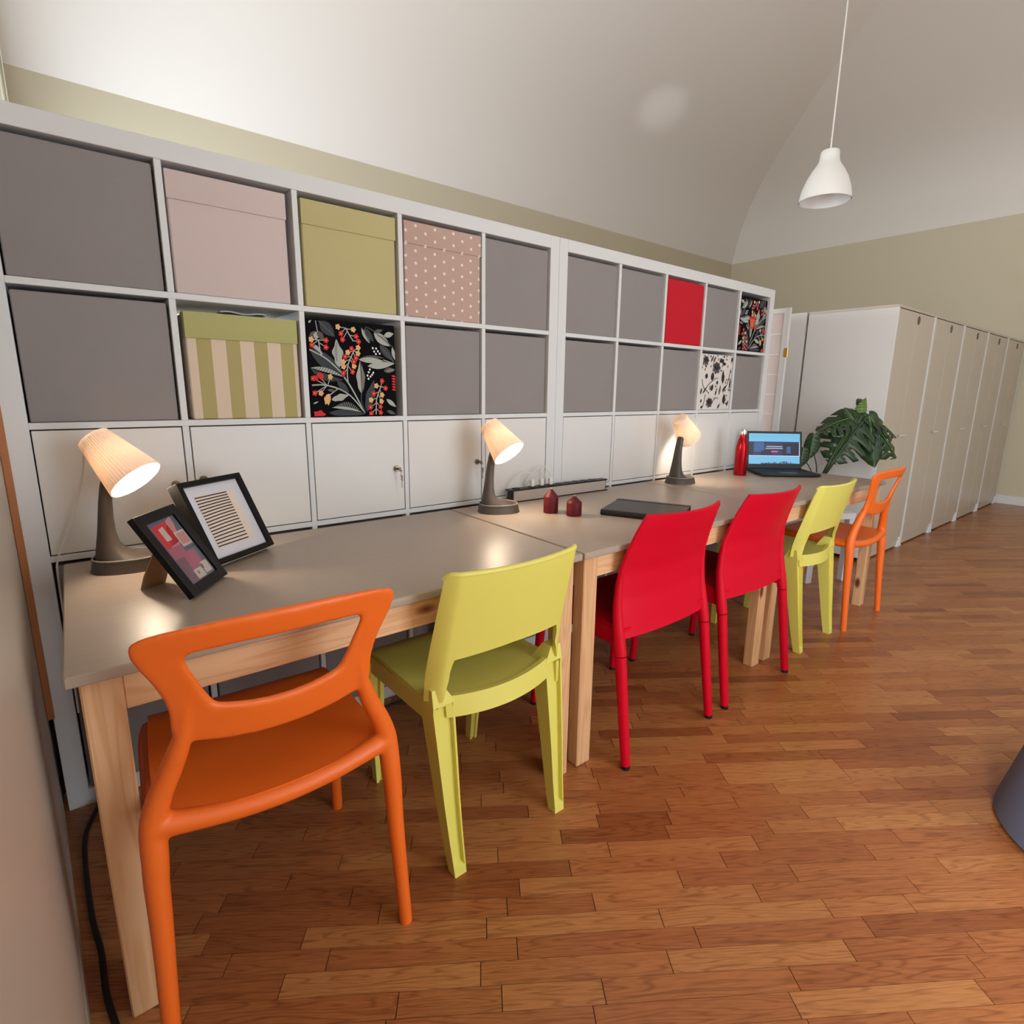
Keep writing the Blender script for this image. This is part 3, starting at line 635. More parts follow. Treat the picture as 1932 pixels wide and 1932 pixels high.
# ------------------------------------------------------------------ chairs (local: x right, y towards the desk, z up, y=0 at rear feet)
def green_chair(label, loc, rotz=0):
    t = thing('lime_chair', label, 'chair', loc, rotz, 'lime green plastic chairs')
    YS = [(0, 0.0), (0.10, 0.016), (0.22, 0.032), (0.34, 0.048), (0.44, 0.062), (0.52, 0.060), (0.60, 0.044), (0.70, 0.020), (0.80, -0.006)]
    XS = [(0, 0.190), (0.2, 0.203), (0.44, 0.214), (0.55, 0.212), (0.70, 0.205), (0.805, 0.201)]
    ysm = lambda z: lerp_tab(YS, z)
    # rear legs: channel section, ending in a little ledge under the back
    for s in (-1, 1):
        rings = []
        for i, z in enumerate([0, 0.022, 0.028, 0.10, 0.2, 0.3, 0.4, 0.440, 0.452, 0.456, 0.474, 0.500]):
            w = 0.017+0.014*min(1, z/0.45); d = 0.016+0.016*min(1, z/0.45); g = 0 if z < 0.025 or z > 0.454 else 0.014
            if z > 0.46: w, d = (0.026, 0.026) if z < 0.48 else (0.018, 0.017)
            tt = min(0.006, w*0.2); cx = s*(lerp_tab(XS, z)-w); cy = ysm(z)+d*0.4+0.004
            rings.append([(cx+a*1, cy+b_, z) for a, b_ in ((-w, -d), (-w+tt, -d), (-w+tt, -d+g), (w-tt, -d+g), (w-tt, -d), (w, -d), (w, d), (-w, d))])
        MB().loft(rings).build('leg', GREEN, t, smooth=30)
    # front legs
    for s in (-1, 1):
        rings = []
        for z, w, x, y in ((0, 0.014, 0.176, 0.452), (0.025, 0.0145, 0.177, 0.451), (0.2, 0.018, 0.184, 0.442), (0.425, 0.024, 0.188, 0.43)):
            rings.append([(s*x+a*w, y+b_*w, z) for a, b_ in ((-1, -1), (-0.4*1, -1), (-0.4, -0.5), (0.4, -0.5), (0.4, -1), (1, -1), (1, 1), (-1, 1))])
        MB().loft(rings).build('leg', GREEN, t, smooth=30)
    # backrest: dished panel whose wrapped sides run down to the legs round the hand hole
    def sm(x): x = max(0, min(1, x)); return x*x*(3-2*x)
    def pan(a, z):
        hw = lerp_tab(XS, z)+0.002; e = abs(a)
        wrap = 0.030*max(0, (e-0.86)/0.14)**1.5*(1-0.45*(z-0.46)/0.34)
        return (a*hw, ysm(z)-0.036+0.026*e**2+wrap+0.002, z)
    cols = [-1, -0.99, -0.975, -0.95, -0.925, -0.90, -0.885, -0.87, -0.855, -0.84, -0.825, -0.81, -0.795, -0.78, -0.76, -0.73, -0.70, -0.6, -0.45, -0.3, -0.15, 0]
    cols = cols+[-c for c in cols[-2::-1]]
    def back(u, v):
        a = cols[int(round(u*(len(cols)-1)))]; e = abs(a)
        lo = 0.585-0.006*e-0.112*sm((e-0.775)/0.10)**1.0; hi = 0.802+0.005*a*a-0.014*max(0, (e-0.93)/0.07)**2.5
        return pan(a, lo+(hi-lo)*v)
    MB().sheet(back, len(cols)-1, 14, 0.012).build('backrest', GREEN, t, smooth=50)
    rim = MB(); rim.tube([pan(a, 0.802+0.005*a*a-0.014*max(0, (abs(a)-0.93)/0.07)**2.5) for a in cols], 0.0072, 8); rim.build('back_rim', GREEN, t, smooth=60)
    # rear rail, curved, below the hole
    def rail(u, v):
        a = 2*u-1; return (a*0.172, 0.057-0.032*(1-a*a)+0.008*v, 0.410+0.054*v+0.006*a*a)
    MB().sheet(rail, 20, 4, 0.016).build('rear_rail', GREEN, t, smooth=50)
    # seat with skirt
    def seat(u, v):
        a = 2*u-1; y = 0.062+0.398*v; hw = 0.206-0.010*v; return (a*hw, y-(0.030*(1-a*a) if v < 0.02 else 0.030*(1-a*a)*(1-v)**3), 0.452-0.012*math.sin(math.pi*v)*(1-a*a)-0.016*max(0, (v-0.85)/0.15)**2)
    st = MB().sheet(seat, 18, 18, 0.010).build('seat', GREEN, t, smooth=50)
    sk = MB()
    for s in (-1, 1): sk.prism([(0.05, 0.450), (0.455, 0.444), (0.455, 0.405), (0.42, 0.395), (0.10, 0.400), (0.05, 0.385)], s*0.206, s*0.196, f=lambda a, c, q: (q-0.000*a, a, c))
    sk.box(-0.198, 0.198, 0.452, 0.462, 0.395, 0.440, 0.003)
    sk.build('seat_skirt', GREEN, t, smooth=40)
    return t

def red_chair(label, loc, rotz=0):
    t = thing('red_chair', label, 'chair', loc, rotz, 'red plastic chairs')
    YS = [(0, 0.0), (0.2, 0.028), (0.38, 0.052), (0.46, 0.068), (0.56, 0.082), (0.65, 0.078), (0.75, 0.048), (0.84, 0.010)]
    HWT = [(0, 0.2375), (0.38, 0.232), (0.46, 0.232), (0.58, 0.228), (0.70, 0.217), (0.78, 0.208), (0.845, 0.198)]
    ys = lambda z: lerp_tab(YS, z); hw = lambda z: lerp_tab(HWT, z)
    for s in (-1, 1):
        zs = [0.012, 0.1, 0.2, 0.3, 0.375]
        lg = MB().tube([(s*(hw(z)), ys(z), z) for z in zs], [0.0155, 0.0165, 0.0175, 0.0185, 0.019], 16).build('leg', RED, t)
        MB().tube([(s*hw(0), ys(0), 0.0), (s*hw(0), ys(0), 0.013)], 0.014, 12).build('glide', BLACKRUB, lg)
        MB().tube([(s*hw(z), ys(z), z) for z in (0.378, 0.42, 0.48, 0.54, 0.60, 0.66, 0.72, 0.78, 0.835)], [0.020, 0.0205, (0.018), 0.015, 0.0125, 0.010, 0.008, 0.0065, 0.005], 14).build('back_edge', RED, t)
        fl_ = MB().tube([(s*0.228, 0.478, 0.012), (s*0.222, 0.468, 0.2), (s*0.212, 0.455, 0.42)], [0.0150, 0.0165, 0.0185], 14).build('leg', RED, t)
        MB().tube([(s*0.228, 0.478, 0.0), (s*0.228, 0.478, 0.013)], 0.014, 12).build('glide', BLACKRUB, fl_)
    def back(u, v):
        a = 2*u-1; z = 0.428+(0.842+0.004*a*a-0.428)*v
        return (a*(hw(z)-0.003), ys(z)-0.040*(1-abs(a)**2.2)*(0.45+0.55*v), z)
    MB().sheet(back, 28, 20, 0.010).build('backrest', RED, t, smooth=50)
    def seat(u, v):
        a = 2*u-1; y = 0.055+0.42*v; return (a*(0.222-0.004*v), y, 0.458-0.010*math.sin(math.pi*v)*(1-a*a)-0.014*max(0, (v-0.85)/0.15)**2)
    MB().sheet(seat, 16, 16, 0.012).build('seat', RED, t, smooth=50)
    sk = MB()
    for s in (-1, 1): sk.prism([(0.06, 0.456), (0.47, 0.450), (0.475, 0.425), (0.45, 0.405), (0.12, 0.400), (0.06, 0.400)], s*0.226, s*0.212, f=lambda a, c, q: (q, a, c))
    sk.box(-0.212, 0.212, 0.462, 0.476, 0.405, 0.446, 0.004)
    sk.build('seat_skirt', RED, t, smooth=40)
    return t

def orange_chair(label, loc, rotz=0):
    t = thing('orange_chair', label, 'chair', loc, rotz, 'orange plastic chairs')
    ZY = [(0.42, 0.035), (0.50, 0.038), (0.60, 0.030), (0.70, 0.008), (0.80, -0.022), (0.86, -0.040)]
    def pos(x, z): return Vector((x, lerp_tab(ZY, z)-0.030*(1-min(1, abs(x)/0.22)**2), z))
    # backrest ring: matching outer and inner contours (half, mirrored)
    outer = [(0.0, 0.852), (0.09, 0.850), (0.16, 0.844), (0.200, 0.836), (0.216, 0.824), (0.217, 0.806), (0.208, 0.780), (0.194, 0.750), (0.181, 0.715), (0.174, 0.680), (0.174, 0.648), (0.168, 0.625), (0.150, 0.616), (0.10, 0.604), (0.05, 0.598), (0.0, 0.596)]
    inner = [(0.0, 0.798), (0.06, 0.797), (0.105, 0.795), (0.130, 0.793), (0.138, 0.790), (0.141, 0.783), (0.137, 0.768), (0.130, 0.750), (0.122, 0.728), (0.114, 0.708), (0.107, 0.694), (0.100, 0.686), (0.090, 0.682), (0.06, 0.675), (0.03, 0.671), (0.0, 0.670)]
    O = outer+[(-x, z) for x, z in outer[-2:0:-1]]; I = inner+[(-x, z) for x, z in inner[-2:0:-1]]
    O = [(p.x, p.y) for p in crom([(x, z, 0) for x, z in O], 2, True)]; I = [(p.x, p.y) for p in crom([(x, z, 0) for x, z in I], 2, True)]
    # cross section swept round the ring: rounded slab
    rings = []; th = 0.0085
    for (xo, zo), (xi, zi) in zip(O, I):
        A, B = pos(xo, zo), pos(xi, zi); e = (B-A); L = e.length; e.normalize(); n = Vector((0, 1, -0.3)).normalized(); n = (n-e*n.dot(e)).normalized()
        sec = [(0.002, 0.0), (0.003, 0.6), (0.009, 1), (L-0.009, 1), (L-0.003, 0.6), (L-0.002, 0), (L-0.003, -0.6), (L-0.009, -1), (0.009, -1), (0.003, -0.6)]
        rings.append([A+e*a+n*th*c for a, c in sec])
    rings.append(rings[0])
    bk = MB().loft(rings, caps=False)
    for s in (-1, 1):
        path = crom([pos(s*0.145, 0.72), pos(s*0.150, 0.67), pos(s*0.158, 0.625), (s*0.176, 0.022, 0.572), (s*0.200, 0.030, 0.515), (s*0.213, 0.032, 0.465), (s*0.217, 0.026, 0.40), (s*0.219, 0.024, 0.352)], 4)
        rad = [lerp_tab([(0.35, 0.0195), (0.40, 0.0215), (0.47, 0.0225), (0.53, 0.020), (0.60, 0.018), (0.66, 0.012), (0.72, 0.007)], p.z) for p in path]
        bk.tube(path, rad, 16)
        low = crom([(s*0.2175, 0.026, 0.41), (s*0.2195, 0.0236, 0.358), (s*0.2215, 0.018, 0.25), (s*0.230, 0.0, 0.0)], 4)
        MB().tube(low, [lerp_tab([(0, 0.0140), (0.2, 0.0165), (0.36, 0.0196), (0.42, 0.0196)], p.z) for p in low], 16).build('leg', ORANGE, t, smooth=60)
        p2 = [(s*0.195, 0.405, 0.445), (s*0.206, 0.42, 0.39), (s*0.216, 0.435, 0.2), (s*0.222, 0.447, 0.0)]
        MB().tube(crom(p2, 4), [0.019]*4+[0.019-0.005*i/8 for i in range(9)], 14).build('leg', ORANGE, t, smooth=60)
    def seat(u, v):
        a = 2*u-1; y = 0.030+0.413*v-0.020*(1-a*a)*(1-v)**2; hw = 0.208-0.012*v+0.006*math.sin(math.pi*v)
        return (a*hw, y, 0.458-0.012*math.sin(math.pi*v)*(1-a*a)+0.012*a*a*(1-v)+0.010*v-0.020*max(0, (v-0.86)/0.14)**2)
    MB().sheet(seat, 20, 20, 0.013).build('seat', ORANGE, t, smooth=60)
    def rr(a): return (a*0.212, 0.034-0.020*(1-a*a), 0.444+0.020*a*a)
    bk.tube([rr(-1+2*i/24) for i in range(25)], [0.0195+0.006*abs(-1+2*i/24)**6 for i in range(25)], 14)
    bo = bk.build('backrest', ORANGE, t, smooth=180, fix=False)
    md = bo.modifiers.new('blend', 'REMESH'); md.mode = 'VOXEL'; md.voxel_size = 0.0038; md.use_smooth_shade = True
    md = bo.modifiers.new('soften', 'SMOOTH'); md.factor = 0.5; md.iterations = 14
    for s in (-1, 1):
        MB().tube([(s*0.208, 0.05, 0.455), (s*0.207, 0.2, 0.446), (s*0.198, 0.40, 0.448)], [0.017, 0.014, 0.015], 10).build('side_rail', ORANGE, t, smooth=60)
    return t
orange_chair('orange plastic chair with open backrest, nearest the camera', (0.3765, -0.892, 0), math.radians(-2))
green_chair('lime green plastic chair between the near orange chair and the red chairs', (0.946, -0.866, 0), 0.02)
red_chair('red plastic chair beside the lime green chair, nearer of the two red ones', (1.6565, -0.862, 0))
red_chair('red plastic chair further from the camera, beside the far lime chair', (2.2385, -0.867, 0), -0.01)
green_chair('lime green plastic chair at the far end, beside the far orange chair', (2.894, -0.818, 0), 0.03)
orange_chair('orange plastic chair at the far end of the desks, before the plant', (3.383, -0.846, 0), 0.0)

# ------------------------------------------------------------------ desk lamps
def shade_mat():
    m = bpy.data.materials.new('pleated_shade'); m.use_nodes = True; nt = m.node_tree; L = nt.links.new
    for n in list(nt.nodes): nt.nodes.remove(n)
    o = nt.nodes.new('ShaderNodeOutputMaterial'); d = nt.nodes.new('ShaderNodeBsdfDiffuse'); tr = nt.nodes.new('ShaderNodeBsdfTranslucent'); mx = nt.nodes.new('ShaderNodeMixShader')
    d.inputs[0].default_value = srgb(246, 238, 226); tr.inputs[0].default_value = srgb(250, 226, 206); mx.inputs[0].default_value = 0.26
    L(d.outputs[0], mx.inputs[1]); L(tr.outputs[0], mx.inputs[2]); L(mx.outputs[0], o.inputs[0]); return m
SHADE = shade_mat()
BULB = mat('bulb_glow', srgb(255, 240, 215), 0.5, emit=(1.0, 0.86, 0.66, 1), estr=40)
LAMP_W = 4.2
def desk_lamp(label, loc, rotz, turn=0.0):
    t = thing('desk_lamp', label, 'lamp', loc, rotz, 'desk lamps on the desks')
    # foot and arm flow into each other: stacked outlines, dished in front, local +x is forward
    def outline(xb, xf, w, z, n=32):
        cx, rx = (xb+xf)/2, (xf-xb)/2; out = []
        for i in range(n):
            a = 2*math.pi*i/n; c, q_ = math.cos(a), math.sin(a)
            out.append((cx+rx*math.copysign(abs(c)**0.85, c), w*math.copysign(abs(q_)**0.85, q_), z))
        return out
    ft = [(-.076, .090, .071, 0), (-.074, .088, .069, .006), (-.070, .082, .063, .030), (-.068, .078, .060, .032), (-.066, .073, .055, .029), (-.064, .067, .050, .021), (-.062, .055, .046, .020)]
    MB().loft([outline(*o_) for o_ in ft]).build('foot', LAMPGREY, t, smooth=40)
    rm = [(p[0], p[1], p[2]) for p in outline(-.069, .080, .0615, .0325)]
    MB().tube(rm+rm[:1], 0.0022, 8, caps=False).build('foot_rim', LAMPRIM, t)
    ar = [(-.063, .056, .047, .0195), (-.062, .046, .045, .026), (-.062, .024, .041, .036), (-.060, .004, .036, .050), (-.057, -.008, .032, .068), (-.052, -.013, .028, .095), (-.047, -.014, .024, .130), (-.041, -.012, .0205, .175), (-.034, -.007, .018, .215), (-.028, .002, .017, .238), (-.014, .010, .014, .254)]
    MB().loft([outline(*o_) for o_ in ar]).build('arm', LAMPGREY, t, smooth=50)
    # pleated shade: truncated cone tilted forward and down
    TR = Matrix.Rotation(turn, 3, 'Z'); PV = Vector((-0.012, 0, 0)); A = PV+TR @ (Vector((-0.037, 0, 0.337))-PV); B = PV+TR @ (Vector((0.060, 0, 0.234))-PV); ax = (B-A).normalized(); u = TR @ Vector((0, 1, 0)); w = ax.cross(u); n = 96; ra, rb = 0.037, 0.066; Ls = (B-A).length
    def ring(tt, r, pleat=0.0009):
        return [A+ax*Ls*tt+(u*math.cos(2*math.pi*i/n)+w*math.sin(2*math.pi*i/n))*(r+(pleat if i % 2 else -pleat)) for i in range(n)]
    sh = MB().loft([ring(tt, ra+(rb-ra)*tt) for tt in (0, 0.25, 0.5, 0.75, 1.0)]+[ring(tt, ra+(rb-ra)*tt-0.0022) for tt in (1.0, 0.5, 0.04)], caps=False)
    sh.loft([ring(0.0, ra), ring(-0.012, ra*0.86), ring(-0.018, ra*0.55), ring(-0.019, 0.004)], caps=True)
    shade = sh.build('lamp_shade', SHADE, t, smooth=20)
    bp = A+ax*Ls*0.50
    bb = MB(); bb.lathe([(0.003, -0.022), (0.013, -0.018), (0.0215, -0.006), (0.0225, 0.003), (0.018, 0.014), (0.009, 0.021), (0.002, 0.023)], 16); bb.xf(Matrix.Translation(bp) @ ax.to_track_quat('Z', 'Y').to_matrix().to_4x4())
    bb.build('bulb', BULB, t)
    MB().tube([A+ax*0.004, A+ax*Ls*0.36], 0.013, 12).build('socket', CORDW, t)
    l = bpy.data.lights.new('lamp_light', 'POINT'); l.energy = LAMP_W; l.color = (1.0, 0.83, 0.62); l.shadow_soft_size = 0.022
    lo = bpy.data.objects.new('lamp_light', l); COL.objects.link(lo); lo.parent = t; lo.location = A+ax*Ls*0.66
    return t
LAMP1 = desk_lamp('lit desk lamp behind the picture frames, shade towards the room', (0.205, -0.150, ZD), math.radians(-12), math.radians(-30))
desk_lamp('lit desk lamp between the frames and the power strip', (1.405, -0.160, ZD), math.radians(-25), math.radians(-48))
desk_lamp('lit desk lamp near the red bottle, shade turned to the white doors', (2.612, -0.150, ZD), math.radians(-2), math.radians(4))
b = MB(); b.tube(crom([(0.150, -0.125, 1.072), (0.150, -0.075, 1.02), (0.135, -0.045, 0.945), (0.100, -0.030, 0.84), (0.068, -0.022, 0.76), (0.060, -0.014, 0.70), (0.058, -0.012, 0.5), (0.056, -0.011, 0.3)], 5), 0.0024, 8)
bpy.context.view_layer.update()
b.xf(LAMP1.matrix_world.inverted()); b.build('cord', CORDW, LAMP1)

# ------------------------------------------------------------------ picture frames
def frame_at(o, A, ang, lean):
    # local: x along the width, z up the frame, y backwards
    o.matrix_world = Matrix.Translation(A) @ Matrix.Rotation(ang, 4, 'Z') @ Matrix.Rotation(-lean, 4, 'X')
def frame_body(t, w, h, rail, depth):
    for x0, x1, z0, z1 in ((0, rail, 0, h), (w-rail, w, 0, h), (rail, w-rail, 0, rail), (rail, w-rail, h-rail, h)):
        MB().box(x0, x1, 0, depth, z0, z1, 0.0012).build('rail', FRAMEBLK, t)
    MB().box(rail, w-rail, depth-0.004, depth-0.001, rail, h-rail).build('back_board', CARD, t)
GLASS = None
t = thing('picture_frame', 'small black photo frame with a red and pink picture', 'frame')
fw, fh = 0.160, 0.2125
frame_body(t, fw, fh, 0.024, 0.016)
PH = [mat('photo_slate', srgb(104, 108, 122), 0.3), mat('photo_red', srgb(216, 52, 58), 0.3), mat('photo_pink', srgb(176, 96, 116), 0.3), mat('photo_blue', srgb(78, 96, 150), 0.3), mat('photo_cream', srgb(206, 186, 176), 0.3), mat('photo_dusk', srgb(128, 92, 104), 0.3), mat('photo_grey', srgb(92, 84, 92), 0.3), mat('photo_blush', srgb(204, 140, 140), 0.3)]
p = MB()
def q(x0, x1, z0, z1, mi, k): p.poly([(0.024+x*0.112, 0.007-0.00005*k, 0.024+z*0.1645) for x, z in ((x0, z0), (x1, z0), (x1, z1), (x0, z1))], mi)
def qp(pts, mi, k): p.poly([(0.024+x*0.112, 0.007-0.00005*k, 0.024+z*0.1645) for x, z in pts], mi)
q(0, 1, 0, 1, 0, 0); q(0, 0.09, 0, 1, 3, 1); q(0.09, 0.62, 0.05, 0.93, 5, 2); qp([(0.12, 0.93), (0.62, 0.96), (0.66, 0.62), (0.12, 0.58)], 1, 3); qp([(0.66, 0.96), (0.86, 1), (0.86, 0.9), (0.66, 0.62), (0.12, 0.40), (0.12, 0.46)], 7, 3)
qp([(0.28, 0.88), (0.46, 0.90), (0.46, 0.68), (0.28, 0.68)], 4, 4); q(0.62, 0.98, 0.52, 0.76, 4, 4); q(0.66, 0.94, 0.55, 0.73, 7, 5); q(0.12, 0.58, 0.40, 0.58, 2, 5); q(0.50, 0.98, 0.46, 0.50, 6, 5); q(0.40, 0.84, 0.18, 0.44, 2, 6); q(0.09, 0.40, 0.0, 0.30, 5, 4)
q(0.36, 0.66, 0.02, 0.17, 4, 7); q(0.70, 0.95, 0.04, 0.22, 4, 7); q(0.70, 0.74, 0.12, 0.2, 6, 8); q(0.46, 0.5, 0.08, 0.13, 6, 8)
p.build('photo', PH, t, smooth=0, fix=False)
gm = bpy.data.materials.new('frame_glass'); gm.use_nodes = True
gp = gm.node_tree.nodes['Principled BSDF']; gp.inputs['Transmission Weight'].default_value = 1; gp.inputs['Roughness'].default_value = 0.02; gp.inputs['IOR'].default_value = 1.1; gp.inputs['Base Color'].default_value = (1, 1, 1, 1)
MB().box(0.024, 0.136, 0.003, 0.0045, 0.024, fh-0.024).build('glass', gm, t, smooth=0)
def lift(A, dz):
    A = Vector(A); return A+(CAM_C-A)*(dz/(CAM_C.z-A.z))
frame_at(t, lift((0.309, -0.496, ZD), 0.016*math.sin(0.56)+0.0005), math.radians(54.6), 0.56)
IM = t.matrix_world.inverted()
f1, f2 = IM @ Vector((0.217, -0.374, ZD+0.0006)), IM @ Vector((0.268, -0.346, ZD+0.0006))
h1, h2 = Vector((0.050, 0.0165, 0.150)), Vector((0.108, 0.0165, 0.150))
g1, g2 = h1.lerp(f1, 0.72)+Vector((-0.008, 0, 0)), h2.lerp(f2, 0.72)+Vector((0.006, 0, 0))
nn_ = (h2-h1).cross(f1-h1).normalized()*0.0012
MB().loft([[a+nn_, b_+nn_, b_-nn_, a-nn_] for a, b_ in ((h1, h2), (g1, g2), (f1, f2))]).build('strut', CARD, t, smooth=20)

t = thing('picture_frame', 'square black box frame with a white mat and striped card', 'frame')
w2, h2 = 0.215, 0.232
frame_body(t, w2, h2, 0.014, 0.036)
MATW = mat('mat_white', srgb(214, 210, 216), 0.7); CARDP = mat('card_peach', srgb(226, 206, 192), 0.8); INK = mat('ink_brown', srgb(46, 30, 26), 0.8)
m1 = MB(); m1.box(0.014, w2-0.014, 0.012, 0.014, 0.014, h2-0.014); m1.build('mat_board', MATW, t, smooth=0)
cxl, cxr, czl, czh = 0.042, 0.172, 0.042, 0.190
c1 = MB(); c1.box(cxl, cxr, 0.0112, 0.0122, czl, czh); cc = c1.build('card', CARDP, t, smooth=0)
li = MB()
for i in range(17):
    z = czh-0.004-i*(czh-czl-0.008)/16; bow = 0.006*math.sin(math.pi*i/16)
    pts = [(cxl-0.001+(0.108)*j/10, z+bow*math.sin(math.pi*j/20)) for j in range(11)]
    for (xa, za), (xb, zb) in zip(pts, pts[1:]): li.poly([(xa, 0.0109, za-0.0016), (xb, 0.0109, zb-0.0016), (xb, 0.0109, zb+0.0016), (xa, 0.0109, za+0.0016)])
li.build('stripe', INK, cc, smooth=0, fix=False)
frame_at(t, lift((0.394, -0.276, ZD), 0.036*math.sin(0.46)+0.0005), math.radians(35.5), 0.46)

# ------------------------------------------------------------------ power strip with plugs
t = thing('power_strip', 'long aluminium power strip with black sockets and white plugs', 'power strip', (1.835, -0.058, ZD), math.radians(-1.5))
MB().box(-0.275, 0.275, -0.020, 0.020, 0.004, 0.048, 0.0015).build('body', ALU, t)
MB().box(-0.290, 0.290, -0.022, 0.022, 0.0, 0.004, 0.001).build('base_plate', BLACKPL, t)
tp = MB().box(-0.290, 0.290, -0.019, 0.023, 0.048, 0.055, 0.0015).build('top_plate', BLACKPL, t)
for s in (-1, 1): MB().box(s*0.276-0.006, s*0.276+0.006, -0.016, 0.018, 0.004, 0.048, 0.001).build('end_cap', BLACKPL, t)
SOCK = mat('socket_black', srgb(34, 33, 34), 0.5)
for i in range(8):
    x = -0.16+i*0.052; MB().lathe([(0.0195, 0), (0.0195, 0.0015), (0.016, 0.0015), (0.0155, 0.0006)], 20, c=(x, 0.002, 0.055)).build('socket', SOCK, t)
MB().box(-0.262, -0.235, -0.010, 0.012, 0.055, 0.059, 0.001).build('switch', SOCK, t)
for i, (x, tx, hh) in enumerate(((-0.160, -0.262, 0.062), (-0.108, -0.06, 0.085), (-0.056, -0.16, 0.11))):
    pg = MB().box(x-0.009, x+0.009, -0.008, 0.010, 0.0565, 0.087, 0.003).build('plug', CORDW, t)
    MB().tube(crom([(x, 0.001, 0.085), (x, 0.003, 0.105), (x+(tx-x)*0.45, 0.014, 0.085+hh*0.55), (tx, 0.032, 0.070), (tx+(tx-x)*0.1, 0.040, 0.012)], 6), 0.0024, 8).build('plug_cable', CORDW, pg)

# ------------------------------------------------------------------ candles
def candle(label, loc, r, h):
    t = thing('pillar_candle', label, 'candle', loc, 0, 'burgundy pillar candles')
    MB().lathe([(r-0.002, 0), (r, 0.002), (r, h*0.66), (r-0.001, h*0.68), (r*0.18, h*0.965), (r*0.10, h*0.97)], 28).build('wax', CANDLE, t)
    MB().tube([(0, 0, h*0.96), (0.0008, 0, h*1.04)], 0.0016, 6).build('wick', WICK, t)
candle('taller burgundy pillar candle beside the power strip', (1.565, -0.300, ZD), 0.029, 0.096)
candle('shorter burgundy pillar candle in front of the taller one', (1.603, -0.392, ZD), 0.0295, 0.078)

# ------------------------------------------------------------------ notebook
a_nb = math.atan2(0.107, 0.223)
t = thing('notebook', 'thick black notebook with elastic band lying on the middle desk', 'notebook', (1.876, -0.526, ZD), a_nb)
LEATH = mat('black_leatherette', srgb(24, 22, 21), 0.38, bump=0.15, bscale=500)
PAPER = mat('page_edges', srgb(40, 37, 35), 0.7)
MB().box(-0.124, 0.124, -0.151, 0.151, 0.0, 0.003, 0.001).build('cover', LEATH, t); MB().box(-0.124, 0.124, -0.151, 0.151, 0.020, 0.023, 0.001).build('cover', LEATH, t)
MB().box(-0.120, 0.121, -0.148, 0.148, 0.003, 0.020).build('page_block', PAPER, t)
MB().tube([(-0.122, -0.151, 0.0115), (-0.122, 0.151, 0.0115)], 0.0115, 14).build('spine', LEATH, t)
MB().box(0.092, 0.100, -0.1525, 0.1525, -0.0000, 0.0240, 0.0006).build('elastic_band', BLACKRUB, t)

# ------------------------------------------------------------------ bottle
t = thing('water_bottle', 'metallic red water bottle with steel cap beside the laptop', 'bottle', (3.150, -0.185, ZD))
MB().lathe([(0.032, 0), (0.0355, 0.004), (0.0355, 0.150), (0.034, 0.168), (0.028, 0.195), (0.021, 0.215), (0.0175, 0.228), (0.0175, 0.236)], 32).build('body', BOTTLE, t)
MB().lathe([(0.0185, 0.236), (0.019, 0.238), (0.019, 0.264), (0.0165, 0.268), (0.002, 0.2685)], 28).build('cap', STEEL, t)

# ------------------------------------------------------------------ laptop
ph = math.radians(231); nrm = Vector((math.cos(ph), math.sin(ph)))       # screen faces this way
t = thing('laptop', 'open black laptop with a blue lit web page', 'laptop', (3.475, -0.222, ZD), ph+math.pi/2)
# local: -y towards the user, x to the viewer's right
LB = mat('laptop_black', srgb(9, 9, 11), 0.5)
MB().box(-0.170, 0.170, -0.235, 0.0, 0.004, 0.020, 0.003, seg=2).build('base', LB, t)
kb = MB().box(-0.160, 0.160, -0.135, -0.03, 0.0200, 0.0206).build('keyboard', mat('keyboard_black', srgb(10, 10, 11), 0.6), t)
KEY = MB().box(-0.0085, 0.0085, -0.0085, 0.0085, 0, 0.0012, 0.0006).mesh('key', LB)
for r in range(5):
    for c in range(16):
        o = bpy.data.objects.new('key', KEY); COL.objects.link(o); o.parent = kb; o.location = (-0.150+c*0.0200, -0.125+r*0.0205, 0.0206)
MB().box(-0.05, 0.05, -0.225, -0.155, 0.0198, 0.0203).build('touchpad', mat('touchpad', srgb(26, 26, 28), 0.3), t)
lid = bpy.data.objects.new('screen', MB().box(-0.170, 0.170, 0.0, 0.007, 0.0, 0.228, 0.002).mesh('screen', LB)); COL.objects.link(lid); lid.parent = t; lid.location = (0, -0.004, 0.020); lid.rotation_euler = (math.radians(-12), 0, 0)
MB().tube([(-0.15, 0.001, 0.018), (0.15, 0.001, 0.018)], 0.006, 10).build('hinge', LB, t)
def em(n, c, s): return mat(n, (0, 0, 0, 1), 0.4, emit=c, estr=s)
SM = [em('screen_sky', srgb(120, 196, 236), 0.9), em('screen_navy', srgb(40, 58, 110), 0.55), em('screen_white', srgb(214, 224, 250), 0.9), em('screen_red', srgb(214, 90, 130), 0.9), em('screen_dark', srgb(30, 28, 54), 0.5), em('screen_blue', srgb(70, 110, 180), 0.6)]
p = MB()
def sq(x0, x1, z0, z1, mi, k): p.poly([(-0.157+x*0.314, -0.0004-0.00004*k, 0.026+z*0.188) for x, z in ((x0, z0), (x1, z0), (x1, z1), (x0, z1))], mi)
sq(0, 1, 0, 1, 0, 0); sq(0, 1, 0.28, 0.735, 1, 1); sq(0.10, 0.30, 0.40, 0.71, 5, 2); sq(0.0, 0.08, 0.30, 0.70, 4, 2); sq(0.66, 0.98, 0.30, 0.68, 4, 2); sq(0.24, 0.45, 0.30, 0.45, 4, 2); sq(0.74, 0.82, 0.36, 0.58, 5, 3)
sq(0.345, 0.66, 0.565, 0.585, 2, 4); sq(0.33, 0.665, 0.505, 0.525, 2, 4); sq(0.44, 0.57, 0.385, 0.435, 3, 4); sq(0.985, 1.0, 0.28, 0.735, 2, 5); sq(0, 1, 0.26, 0.28, 2, 4)
rr = random.Random(3)
